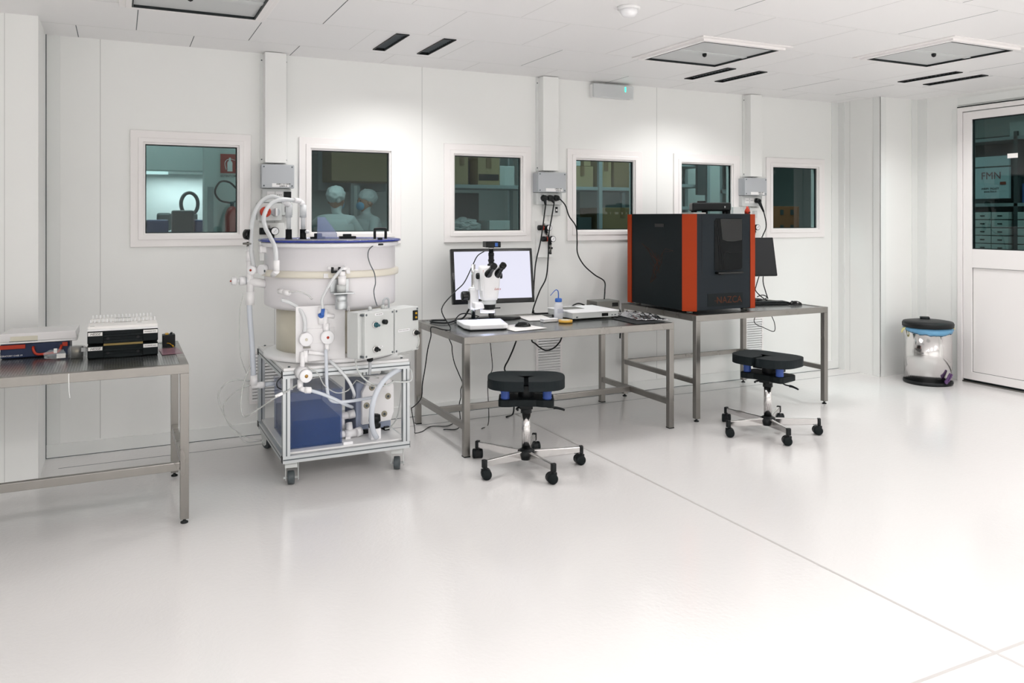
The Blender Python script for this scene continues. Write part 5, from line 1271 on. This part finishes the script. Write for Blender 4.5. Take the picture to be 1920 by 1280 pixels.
b = MB(); b.lathe((cx, cy, 0), [(.424, 1.357), (.428, 1.355), (.43, 1.358), (.43, 1.365), (.428, 1.367), (.424, 1.366), (.424, 1.357)], 72); b.mi = 1; b.lathe((cx, cy, 0), [(.4235, 1.36), (.4235, 1.366), (.0, 1.366)], 72); lid = pt('lid', [M['bluelid'], M['lidclr']], b, label='clear acrylic lid with a blue edge')
zl = 1.366
def lidpart(name, m, b, **k): return b.build(name, m, lid, True, **k)
b = MB(); b.box(1.06, 1.15, 5.0, 5.03, zl, zl + .014); b.box(1.085, 1.13, 5.0, 5.03, zl + .01, zl + .035); lidpart('lid_clamp', M['black'], b, bevel=.004)
b = MB(); b.box(1.235, 1.34, 4.98, 5.01, zl, zl + .016); b.box(1.26, 1.31, 4.98, 5.01, zl + .012, zl + .03); lidpart('lid_clamp', M['black'], b, bevel=.004)
b = MB()
hx0, hx1, hy = 1.43, 1.50, 4.88
b.tube([(hx0, hy, zl), (hx0, hy, zl + .05), (hx0 + .008, hy, zl + .062), (hx1 - .008, hy, zl + .062), (hx1, hy, zl + .05), (hx1, hy, zl)], .0085, n=10); lidpart('lid_handle', M['black'], b)
b = MB(); pl = [(1.082, zl), (1.205, zl), (1.205, zl + .035), (1.13, zl + .135), (1.085, zl + .135)]
b.prism(pl, Matrix.Translation((0, 4.93, 0)) @ Matrix.Rotation(R(90), 4, 'X'), .005); lidpart('acrylic_fin', M['clearB'], b, bevel=.0015, label='clear blue acrylic fin')
for x, y in ((.935, 5.05), (1.02, 5.04)):
    b = MB(); b.lathe((x, y, zl), [(.022, 0), (.019, .012), (.019, .058), (.021, .06)], 20); lidpart('tube_socket', M['black'], b)
    b = MB(); b.cyl((x, y, zl + .05), (x, y, 1.54), .0135, n=16); b.cyl((x, y, 1.50), (x, y, 1.578), .0205, n=18); lidpart('riser_tube', M['hose'], b)
b = MB(); b.lathe((1.04, 5.015, zl + .045), [(.0, -.012), (.01, -.008), (.013, 0), (.01, .008), (.0, .012)], 16); lidpart('ball_knob', M['whiteB'], b)
b = MB(); b.cyl((.935, 5.05, 1.575), (.90, 5.0, 1.598), .018, n=14); b.cyl((1.02, 5.04, 1.575), (1.0, 5.03, 1.60), .018, n=14); b.cyl((1.0, 5.03, 1.60), (.955, 5.0, 1.605), .017, n=14); lidpart('elbow', M['poly'], b)
# big hoses arching to the left
b = MB(); b.tube([(.90, 5.0, 1.598), P(510, 368, 5.0), P(490, 378, 5.0), P(477, 400, 4.98), P(471, 430, 4.97), P(471, 470, 4.95), P(476, 500, 4.93)], .0125, n=12); pt('overflow_hose', M['hose'], b)
b = MB(); b.tube([(.955, 5.0, 1.605), P(525, 374, 4.95), P(505, 385, 4.93), P(495, 405, 4.9), P(497, 425, 4.88), P(507, 445, 4.77), P(516, 465, 4.66), P(518, 492, 4.60)], .0125, n=12); pt('overflow_hose', M['hose'], b)
# side fittings on the drum: socket under hose B, box under the rim
b = MB(); b.cyl(P(518, 488, 4.60), P(519, 508, 4.60), .018, .015, n=14); b.cyl(P(519, 508, 4.60), P(512, 515, 4.75), .016, n=14); pt('hose_socket', M['poly'], b)
b = MB(); p0 = P(486, 467, 4.96); b.box(p0.x, p0.x + .09, 4.93, 4.99, p0.z - .022, p0.z + .022); pt('side_lug', M['poly'], b, bevel=.008)
# left standpipe with gauge and valves
b = MB(); x = .69; y = 4.97
b.cyl((x + .005, y, 1.30), (x + .007, y, 1.00), .021, n=18); b.cyl((x + .004, y, 1.33), (x + .004, y, 1.285), .016, n=16); b.cyl((x + .006, y, 1.06), (x + .006, y, .98), .0245, n=18); b.cyl((x + .005, y, 1.30), (x + .005, y, 1.24), .0245, n=14)
b.cyl((x, y, 1.185), (.80, y, 1.19), .02, n=16); b.cyl((x, y, 1.12), (.80, y, 1.10), .026, n=16)
pt('standpipe', M['poly'], b)
b = MB(); b.cyl((.683, y, 1.325), (.683, y, 1.355), .007, n=10); b.lathe((.683, y, 1.337), [(.012, 0), (.03, .002), (.03, .012), (.012, .014)], 18); pt('pipe_flange', M['steelD'], b)
b = MB(); b.lathe((.683, y, 1.398), [(.028, -.018), (.031, -.015), (.031, .012), (.028, .016)], 28, (.75, -.66, 0)); pt('pressure_gauge', M['blackG'], b)
b = MB(); p0 = P(473, 506, 4.90)
b.lathe(p0, [(.024, 0), (.027, -.008), (.027, -.02), (.022, -.024), (0, -.025)], 22, (.5, .86, 0)); pt('valve_knob', M['whiteB'], b)
b = MB(); b.lathe(p0 + Vector((-.5, -.86, 0)) * .026, [(.007, 0), (.0, .004)], 12, (-.5, -.86, 0)); pt('knob_mark', M['red'], b)
b = MB(); b.lathe(P(494, 505, 4.90), [(.03, -.02), (.03, .02)], 12, (.8, .6, 0)); b.mi = 1; q = P(496, 508, 4.86); b.box(q.x - .004, q.x + .004, q.y - .004, q.y, q.z - .007, q.z + .007); pt('union_nut', [M['whiteB'], M['greyD']], b)
b = MB(); b.lathe((.62, y, 1.125), [(.018, 0), (.024, -.006), (.024, -.026), (.019, -.03), (0, -.031)], 20, (1, 0, 0)); b.cyl((.62, y, 1.125), (.635, y, 1.125), .01, n=12); pt('valve_knob', M['whiteB'], b)
b = MB(); b.cyl((.635, y, 1.125), (.668, y, 1.125), .027, n=12); b.mi = 1; b.cyl((.668, y, 1.125), (.674, y, 1.125), .022, n=12); b.mi = 0; b.cyl((.674, y, 1.125), (.69, y, 1.125), .018, n=12); pt('valve_body', [M['whiteB'], M['greyB']], b)
b = MB(); b.lathe((.589, y, 1.125), [(.007, 0), (.0, -.01)], 12, (1, 0, 0)); pt('knob_mark', M['red'], b)
b = MB(); b.tube([P(467, 560, 4.97), P(469, 600, 4.96), P(473, 650, 4.95), P(475, 700, 4.94), P(476, 707, 4.94)], .0155, n=12); pt('drain_hose', M['hoseB'], b)
b = MB(); p0 = P(476, 703, 4.94); p1 = P(477, 722, 4.94); p2 = P(496, 721, 4.94)
b.cyl(p0, p1, .0205, n=16); b.cyl(p1 - Vector((.014, 0, 0)), p2, .017, n=16); b.cyl(p2 - Vector((.03, 0, 0)), p2, .02, n=16); pt('drain_elbow', M['poly'], b)
b = MB(); b.cyl(p2, p2 + Vector((.075, 0, .004)), .014, n=12); pt('drain_hose', M['hoseB'], b)
# front plate with valves
yf = 4.565
b = MB(); b.box(.884, 1.163, yf, yf + .008, .69, 1.0); b.box(.93, 1.10, yf - .006, yf, .79, .872); pt('front_plate', mat('front_plate_poly', '#ecebec', .3), b, bevel=.001)
for x, z, m in ((.935, .818, M['cream']), (1.055, .822, M['red'])):
    b = MB(); b.lathe((x, yf - .006, z), [(.03, 0), (.038, .004), (.038, .03), (.034, .034), (.0, .034)], 32, (0, -1, 0)); k_ = pt('valve_knob', M['whiteB'], b)
    b = MB(); b.lathe((x, yf - .0402, z), [(.008, 0), (.006, .003), (0, .003)], 16, (0, -1, 0)); b.build('knob_centre', m, k_, True)
b = MB(); b.box(.925, .965, yf - .006, yf - .001, .764, .774); pt('metal_clip', M['steelD'], b)
b = MB(); p0 = P(603, 588, yf - .03)
b.cyl((p0.x, p0.y + .03, p0.z - .01), (p0.x, p0.y, p0.z - .01), .016, n=18); b.bar((p0.x + .002, p0.y - .004, p0.z - .012), (p0.x + .008, p0.y - .004, p0.z + .03), .02, .012); h_ = pt('blue_lever', M['blue'], b, bevel=.004, label='blue valve lever')
b = MB(); b.cyl((p0.x, p0.y + .02, p0.z + .035), (p0.x, p0.y + .02, p0.z - .06), .014, n=14); b.cyl((p0.x + .01, p0.y + .02, p0.z - .01), (p0.x + .075, p0.y + .02, p0.z - .02), .012, n=12); b.cyl((p0.x + .025, p0.y + .02, p0.z + .02), (p0.x + .025, p0.y + .02, p0.z - .10), .014, n=12); pt('valve_pipe', M['poly'], b); b = MB(); b.cyl((1.055, yf - .018, .855), (1.055, yf - .018, .90), .012, n=12); pt('valve_pipe', M['poly'], b); b = MB(); b.cyl((1.055, yf - .018, .79), (1.055, yf - .018, .745), .0135, n=12); pt('valve_pipe', M['poly'], b); b = MB(); b.cyl((.935, yf - .018, .755), (.935, yf - .018, .69), .013, n=12)
b.cyl((.95, yf - .018, .745), (1.04, yf - .018, .725), .011, n=12)
pt('valve_pipe', M['poly'], b)
# hose from a drum fitting to valve 1
b = MB(); q = P(533, 547, 4.66); b.lathe(q, [(.018, 0), (.018, .03), (.01, .04)], 16, (.6, -.7, -.2)); b.cyl(q + Vector((-.02, .05, 0)), q, .014, n=12); pt('hose_socket', M['poly'], b)
b = MB(); b.tube([P(528, 562, 4.62), P(545, 568, 4.60), P(560, 578, 4.575), P(569, 592, 4.55), P(572, 608, 4.545), P(571, 622, 4.55)], .0105, n=10); pt('feed_hose', M['hose'], b)
b = MB(); b.tube([P(541, 547, 4.60), P(560, 547, 4.58), P(577, 553, 4.575), P(585, 561, 4.58)], .0045, n=8); pt('thin_hose', M['tubeclr'], b)
# motor on a bracket
ym = 4.515
b = MB(); b.box(1.075, 1.18, 4.55, 4.556, 1.075, 1.148); b.box(1.075, 1.195, 4.47, 4.556, 1.068, 1.075); pt('motor_bracket', M['alu'], b, bevel=.001)
b = MB(); b.lathe((1.128, ym, 0), [(.033, .98), (.034, .984), (.034, 1.022), (.033, 1.023), (.033, 1.025), (.034, 1.026), (.034, 1.067)], 30); pt('motor', M['alu'], b)
b = MB(); b.cyl((1.128, ym, 1.075), (1.128, ym, 1.118), .026, n=22); b.mi = 1; b.cyl((1.133, ym, 1.118), (1.133, ym, 1.168), .023, n=20); b.cyl((1.133, ym, 1.168), (1.133, ym, 1.195), .018, n=20); pt('pump_head', [M['greyL'], M['poly']], b)
b = MB()
for x in (1.088, 1.128): b.box(x - .012, x - .002, ym - .0, ym + .03, 1.19, 1.218); b.box(x - .012, x + .022, ym, ym + .03, 1.185, 1.198)
pt('black_elbow', M['black'], b, bevel=.002)
b = MB(); b.box(1.04, 1.10, 4.565, 4.575, 1.155, 1.18); b.box(1.06, 1.16, 4.54, 4.56, 1.205, 1.22); b.cyl((1.125, ym, 1.21), (1.165, ym, 1.212), .012, n=12); b.cyl((1.165, ym, 1.212), (1.168, ym, 1.18), .012, n=12); pt('elbow', M['poly'], b)
b = MB(); b.tube([P(646, 500, ym), P(637, 508, ym - .01), P(624, 524, ym - .02), P(611, 545, ym - .02), P(604, 562, ym), P(605, 578, ym + .01)], .0085, n=10); pt('feed_hose', M['hose'], b)
b = MB(); b.tube([P(653, 574, ym), P(657, 590, ym), P(660, 605, ym - .03), P(661, 620, ym - .05)], .003, n=8); b.tube([P(651, 574, ym), P(654, 592, ym), P(658, 610, ym - .04)], .003, n=8); pt('motor_leads', M['white'], b)
# valve below the plate and its hoses
q = P(572, 704, 4.48)
b = MB(); b.cyl(q + Vector((-.012, .07, .012)), q, .037, .034, n=24); b.lathe(q, [(.036, 0), (.036, .02), (.032, .023), (0, .023)], 32, (.12, -.99, 0)); k_ = pt('valve_knob', M['whiteB'], b)
b = MB(); b.lathe(q + Vector((.003, -.0235, 0)), [(.01, 0), (.007, .004), (0, .004)], 16, (.12, -.99, 0)); b.build('knob_centre', M['brass'], k_, True)
b = MB(); q1 = P(563, 728, 4.50); q0 = P(563, 712, 4.52); q2 = P(572, 731, 4.47); b.cyl(q0, q1, .016, n=14); b.cyl(q1, q2, .014, n=14); b.lathe(q2, [(.018, 0), (.018, .03), (.012, .035)], 16, (.95, -.1, -.1)); b.cyl(P(567, 690, 4.53), P(567, 660, 4.55), .013, n=12); pt('elbow', M['poly'], b)
b = MB(); b.tube([P(575, 730, 4.47), P(600, 737, 4.49), P(625, 747, 4.50), P(645, 757, 4.52), P(660, 763, 4.62)], .010, n=10); pt('feed_hose', M['hoseB'], b)
b = MB(); b.tube([P(611, 655, 4.54), P(612, 690, 4.52), P(613, 725, 4.51), P(617, 745, 4.51), P(628, 753, 4.51), P(655, 752, 4.52), P(680, 748, 4.6), P(697, 745, 4.68)], .0095, n=10); pt('feed_hose', M['hoseB'], b)
b = MB(); b.tube([P(618, 676, 4.55), P(632, 688, 4.52), P(648, 706, 4.52), P(658, 722, 4.52), P(664, 738, 4.55), P(663, 744, 4.62)], .009, n=10); pt('feed_hose', M['hose'], b)
b = MB(); b.tube([P(756, 690, 4.60), P(738, 698, 4.53), P(720, 713, 4.49), P(706, 735, 4.49), P(698, 762, 4.50), P(697, 790, 4.54), P(700, 808, 4.57), P(706, 820, 4.60)], .0155, n=12); pt('return_hose', M['hoseB'], b)
b = MB(); b.box(.855, .875, 4.60, 4.612, .53, .64); pt('tie_bar', M['whiteB'], b)
# float sensor and lead on the rim
b = MB(); b.box(1.36, 1.40, 4.60, 4.615, 1.335, 1.345); b.box(1.37, 1.395, 4.60, 4.62, 1.366, 1.38); pt('rim_sensor', M['black'], b)
b = MB(); q = P(700, 460, 4.59); b.tube([q, P(692, 468, 4.56), P(690, 480, 4.55), P(694, 495, 4.54), P(702, 512, 4.53), P(704, 530, 4.52), P(701, 545, 4.50), P(703, 560, 4.47), P(707, 573, 4.44)], .003, n=8); pt('sensor_lead', M['greyD'], b)
# clear tube loops on the left
b = MB(); b.tube([P(468, 714, 5.05), P(445, 712, 5.03), P(425, 718, 5.02), P(411, 735, 5.0), P(411, 755, 5.0), P(422, 780, 5.0), P(435, 800, 5.0), P(450, 818, 5.0), P(463, 829, 5.02), P(490, 826, 5.1)], .0045, n=8, k=8)
pt('clear_tube', M['tubeclr'], b)
b = MB(); b.tube([P(470, 722, 5.05), P(445, 732, 5.05), P(423, 752, 5.05), P(419, 772, 5.05), P(430, 796, 5.05), P(448, 812, 5.08), P(470, 822, 5.1), P(492, 824, 5.12)], .0035, n=8, k=8)
pt('clear_tube', M['tubeclr'], b)
b = MB(); b.tube([P(530, 738, 4.53), P(512, 748, 4.53), P(490, 763, 4.6), P(470, 776, 4.65), P(457, 780, 4.7), P(452, 765, 4.72), P(453, 740, 4.75), P(459, 712, 4.8), P(469, 688, 4.85)], .0045, n=8, k=8); pt('clear_tube', M['tubeclr'], b)
b = MB(); b.tube([P(456, 550, 5.0), P(450, 580, 5.0), P(449, 630, 5.0), P(452, 670, 5.0), P(462, 700, 5.03)], .0025, n=8, k=8); pt('clear_tube', M['tubeclr'], b)
b = MB(); b.tube([P(576, 688, 4.55), P(596, 700, 4.50), P(608, 722, 4.50), P(630, 736, 4.52), P(650, 733, 4.53), P(660, 722, 4.56), P(668, 712, 4.6)], .0035, n=8, k=8)
b.tube([P(668, 712, 4.6), P(690, 722, 4.6), P(715, 724, 4.6), P(738, 716, 4.6)], .0035, n=8, k=8); pt('clear_tube', M['tubeclr'], b)
b = MB(); b.tube([P(531, 738, 4.53), P(560, 720, 4.56), P(590, 708, 4.58), P(640, 704, 4.60), P(690, 705, 4.62), P(710, 708, 4.64)], .005, n=8, k=8); pt('clear_tube', M['tubeclr'], b)
b = MB(); q = P(523, 740, 4.53); b.bar(q + Vector((-.02, 0, -.008)), q + Vector((.02, 0, .008)), .016); pt('tube_connector', M['poly'], b, bevel=.003)
b = MB(); b.tube([P(528, 730, 4.54), P(520, 725, 4.54), P(520, 715, 4.55), P(529, 706, 4.56)], .003, n=8); pt('black_lead', M['black'], b)
b = MB(); b.tube([P(666, 672, 4.45), P(670, 692, 4.48), P(682, 709, 4.5), P(700, 720, 4.52), P(724, 722, 4.53), P(738, 715, 4.54)], .005, n=8); b.tube([P(757, 700, 4.62), P(752, 740, 4.64), P(745, 780, 4.66), P(733, 800, 4.7), P(722, 804, 4.72)], .0045, n=8); b.tube([P(735, 714, 4.55), P(755, 716, 4.53), P(771, 713, 4.53), P(772, 700, 4.53), P(769, 692, 4.56)], .005, n=8); pt('grey_lead', M['greyL'], b)

# ------------------------------------------------------------------ control box in front of the drum
rc = R(27)
C0 = Matrix.Translation((1.205, 4.345, .715)) @ Matrix.Rotation(rc, 4, 'Z')
t = thing('control_box', 'grey double control box with knobs hanging on the front right of the cart', 'control box', (1.38, 4.47, .70))
def cb(name, m, b, par=None, **k): b.xf(C0); return b.build(name, m, par or t, True, **k)
hb = .258
b = MB(); b.box(-.02, .225, .014, .11, 0, hb); cb('left_case', M['greyL'], b, bevel=.008)
b = MB(); b.box(.005, .228, -.012, .0135, .001, hb - .001); cb('left_cover', M['greyL'], b, bevel=.004)
b = MB(); b.box(.236, .43, .014, .11, 0.0, hb); cb('right_case', M['greyL'], b, bevel=.008)
b = MB(); b.box(.236, .432, -.012, .0135, .001, hb - .001); cb('right_cover', M['greyL'], b, bevel=.004)
b = MB()
for x in (-.004, .016, .216, .248, .42):
    for z in (.014, hb - .014): b.cyl((x, -.013 if x > 0 else .012, z), (x, -.010, z), .0065, n=10)
cb('screws', M['greyD'], b)
for x, z, m in ((.078, .185, mat('teal_knob', '#16525c', .3)), (.082, .048, M['black']), (.40, .105, M['black'])):
    b = MB(); b.lathe((x, -.012, z), [(.019, 0), (.019, .006), (.015, .008)], 22, (0, -1, 0)); kb = cb('knob_collar', M['chrome'], b)
    b = MB(); b.lathe((x, -.018, z), [(.014, 0), (.014, .012), (0, .014)], 20, (0, -1, 0)); b.bar((x - .004, -.032, z + .006), (x + .016, -.034, z - .006), .011, .012); cb('knob', m, b, kb)
b = MB(); b.lathe((.145, -.012, .195), [(.012, 0), (.014, .004), (.014, .024), (.011, .026), (0, .026)], 20, (0, -1, 0)); cb('push_button', M['black'], b)
b = MB(); b.box(.382, .42, -.018, -.012, .178, .236); cb('lamp_plate', M['black'], b)
for z in (.195, .219):
    b = MB(); b.lathe((.403, -.018, z), [(.007, 0), (.006, .004), (0, .005)], 14, (0, -1, 0)); cb('yellow_lamp', M['yellow'], b)
for (x0, x1, z0, z1, s) in ((.08, .142, .235, .247, 'AGITAZIONE'), (.105, .14, .053, .062, 'LUCI'), (.262, .355, .122, .135, 'RICIRCOLO RISCALDAMENTO')):
    b = MB(); b.box(x0, x1, -.0128, -.012, z0, z1); l = cb('name_strip', M['whiteB'], b)
    text('strip_letters', s, .008 if len(s) < 12 else .0062, C0 @ Matrix.Translation(((x0 + x1) / 2, -.0131, (z0 + z1) / 2)) @ Matrix.Rotation(R(90), 4, 'X'), M['ink'], l, depth=.0002)
b = MB()
for x, y in ((.10, .05), (.21, .06)): b.lathe((x, y, hb), [(.011, 0), (.011, .014), (.007, .022)], 12)
cb('cable_gland', M['greyL'], b)
b = MB(); b.tube([(.21, .06, hb + .02), (.215, .06, hb + .045), (.24, .065, hb + .058), (.265, .07, hb + .045), (.272, .075, hb)], .006, n=8); cb('looped_lead', M['greyB'], b)
b = MB(); b.lathe((.10, .05, -.03), [(.012, 0), (.018, .006), (.018, .03)], 16); cb('bottom_gland', M['black'], b)
b = MB(); b.tube([(.10, .05, -.03), (.11, .06, -.06), (.135, .09, -.11)], .009, n=8); cb('grey_lead', M['greyB'], b)
b = MB(); b.tube([(.412, -.02, .095), (.428, -.02, .06), (.42, -.015, .02), (.39, .02, -.012), (.33, .06, -.025)], .004, n=8); cb('clear_lead', M['tubeclr'], b)
b = MB(); b.box(.02, .2, .11, .15, .02, .05); cb('mounting_bar', M['alu'], b)

# ------------------------------------------------------------------ two gowned figures beyond window 2, standing in for their reflection
gown = mat('gown_white', '#c9d0d0', .8, bump=.5, bscale=12); capm = mat('hair_cap', '#d6dcdc', .7, bump=1, bscale=40)
skin = mat('skin', '#b98b73', .55); maskm = mat('mask_blue', '#6fb3d8', .7); glove = mat('glove_blue', '#4f9fd6', .5)
def person(label, loc, rz, arms, height=1.7):
    t = thing('person', label, 'person', loc, rz, 'gowned figures standing in for a reflection')
    k = height / 1.75
    bm = bmesh.new(); V = []; E = []; Rr = []
    def add(p, r, par=None):
        v = bm.verts.new(Vector(p) * k); V.append(v); Rr.append(r * k)
        if par is not None: bm.edges.new((V[par], v))
        return len(V) - 1
    pel = add((0, 0, .95), .15); sp = add((0, 0, 1.12), .14, pel); ch = add((0, .0, 1.30), .16, sp); up = add((0, 0, 1.42), .13, ch); nk = add((0, -.01, 1.49), .058, up); nk2 = add((0, -.015, 1.55), .055, nk)
    hd = add((0, -.02, 1.62), .085, nk2); add((0, -.015, 1.70), .085, hd)
    for s in (-1, 1):
        h = add((s * .09, 0, .90), .11, pel); kn = add((s * .11, -.01, .50), .07, h); an = add((s * .12, .01, .10), .045, kn); add((s * .13, -.13, .04), .035, an)
    for s in (-1, 1):
        sh = add((s * .17, 0, 1.42), .068, up); el = add(arms[s][0], .05, sh); wr = add(arms[s][1], .032, el)
        w0, e0 = Vector(arms[s][1]), Vector(arms[s][0]); d = (w0 - e0).normalized()
        side = d.cross(Vector((0, 0, 1))).normalized(); 
        pm_ = add(w0 + d * .05, .03, wr)
        for j, (o_, L) in enumerate(((-.028, .07), (-.009, .082), (.010, .078), (.028, .062))):
            f1 = add(w0 + d * .085 + side * o_, .0095, pm_); f2 = add(w0 + d * (.085 + L * .55) + side * o_ - Vector((0, 0, .006)), .0085, f1); add(w0 + d * (.085 + L) + side * o_ * .95 - Vector((0, 0, .018)), .007, f2)
        th1 = add(w0 + d * .045 - side * .042, .011, pm_); add(w0 + d * .085 - side * .058 - Vector((0, 0, .01)), .009, th1)
    me = bpy.data.meshes.new('body'); bm.to_mesh(me); bm.free()
    o = bpy.data.objects.new('body', me); COL.objects.link(o); o.parent = t
    sk = o.modifiers.new('skin', 'SKIN'); sk.use_smooth_shade = True
    for i, r in enumerate(Rr): me.skin_vertices[0].data[i].radius = (r, r)
    me.skin_vertices[0].data[0].use_root = True
    ss = o.modifiers.new('sub', 'SUBSURF'); ss.levels = ss.render_levels = 2
    me.materials.append(gown)
    # face with nose, eyes and ears, mask, cap
    b = MB(); bmesh.ops.create_uvsphere(b.bm, u_segments=24, v_segments=18, radius=1)
    for v in b.bm.verts:
        x, y, z = v.co; v.co = Vector((x * .076, y * .095 - .02, z * .118 + 1.635)); 
        if z < -.3: v.co.x *= 1 - .3 * (-z - .3); v.co.y -= .01
    b.lathe((0, -.112, 1.62), [(.0, -.014), (.016, -.01), (.012, .012), (.004, .035)], 12)
    for s in (-1, 1): b.lathe((s * .078, -.01, 1.63), [(.0, -.006), (.02, -.004), (.028, .0), (.02, .005), (.0, .006)], 12, (1, 0, 0))
    for f in b.bm.faces: f.smooth = True
    b.xf(Matrix.Scale(k, 4)); f_ = b.build('face', skin, t)
    for s in (-1, 1):
        b = MB(); b.lathe((s * .03, -.107, 1.655), [(0, -.004), (.009, -.002), (.009, .002), (0, .004)], 12, (0, 1, 0)); b.xf(Matrix.Scale(k, 4)); b.build('eye', M['ink'], f_)
    b = MB(); bmesh.ops.create_uvsphere(b.bm, u_segments=20, v_segments=12, radius=1)
    for v in b.bm.verts: v.co = Vector((v.co.x * .066, v.co.y * .045 - .088, v.co.z * .055 + 1.595))
    for f in b.bm.faces: f.smooth = True
    b.xf(Matrix.Scale(k, 4)); b.build('face_mask', maskm, t)
    b = MB(); bmesh.ops.create_icosphere(b.bm, subdivisions=4, radius=1)
    for v in b.bm.verts:
        n = mn.noise(v.co * 3.5 + Vector((loc[0], 0, 0))) * .12
        v.co = Vector((v.co.x * .10 * (1 + n), v.co.y * .118 * (1 + n) + .012, v.co.z * .10 * (1 + n) + 1.70))
        if v.co.z < 1.66 and v.co.y < -.04: v.co.y = -.04
    for f in b.bm.faces: f.smooth = True
    b.xf(Matrix.Scale(k, 4)); b.build('hair_cap', capm, t)
    # gown: skirt from the chest down, folds
    b = MB(); n = 40; rings = []
    for z, rx, ry in ((1.44, .185, .115), (1.38, .215, .15), (1.25, .21, .16), (1.05, .20, .165), (.85, .23, .19), (.55, .25, .21), (.38, .26, .22)):
        rr = []
        for i in range(n):
            a = 2 * PI * i / n; w_ = 1 + .035 * math.sin(a * 9 + z * 5) * (1.5 - z)
            rr.append(b.bm.verts.new((rx * w_ * math.cos(a), ry * w_ * math.sin(a), z)))
        rings.append(rr)
    for A, C2 in zip(rings, rings[1:]):
        for i in range(n): f = b.bm.faces.new((A[i], A[(i + 1) % n], C2[(i + 1) % n], C2[i])); f.smooth = True
    b.bm.faces.new(rings[0]); b.xf(Matrix.Scale(k, 4)); b.build('gown', gown, t)
    for s in (-1, 1):
        w0 = Vector(arms[s][1]); d = (w0 - Vector(arms[s][0])).normalized()
        b = MB(); b.lathe(w0 + d * .0, [(.036, -.03), (.037, .0), (.036, .04), (.03, .075), (.0, .085)], 16, d); b.xf(Matrix.Scale(k, 4)); b.build('glove', glove, t, label='blue glove')
    return t
q1 = P(630, 400, 8.8); q2 = P(688, 400, 9.6)
person('person in white gown and hair cap seen from behind, gloved hand raised', (q1.x, 8.8, 0), R(150), {-1: ((-.30, -.06, 1.20), (-.20, -.28, 1.12)), 1: ((.34, -.12, 1.32), (.42, -.30, 1.50))}, 1.80)
person('person in a white gown, hair cap and blue mask turned to the left', (q2.x, 9.6, 0), R(-75), {-1: ((-.27, -.10, 1.18), (-.16, -.32, 1.22)), 1: ((.27, -.10, 1.18), (.16, -.34, 1.25))}, 1.80)
carton(2.2, 2.6, 8.0, 8.25, .0, 1.33, card2, 'tall tan cabinet carton standing before the two people', tp=False)
b = MB(); b.box(2.62, 2.74, 10.0, 10.1, 0, 1.93); b.mi = 1; b.box(2.66, 2.70, 9.99, 10.0, .5, 1.9); o = b.build('utility_column', [shelfm, lightc]); tag(o, 'grey column behind the gowned people behind the glass', 'column')
b = MB(); b.box(2.35, 3.2, 9.9, 10.4, 1.95, 2.7); o = b.build('wall_cabinet', card, bevel=.01); tag(o, 'pale wall cabinet above the gowned people', 'cabinet')
b = MB(); b.box(2.3, 3.2, 10.405, YN - .004, 1.85, 2.75); o = b.build('cabinet_support', shelfm); tag(o, 'grey panel carrying the wall cabinet behind the people', 'panel')
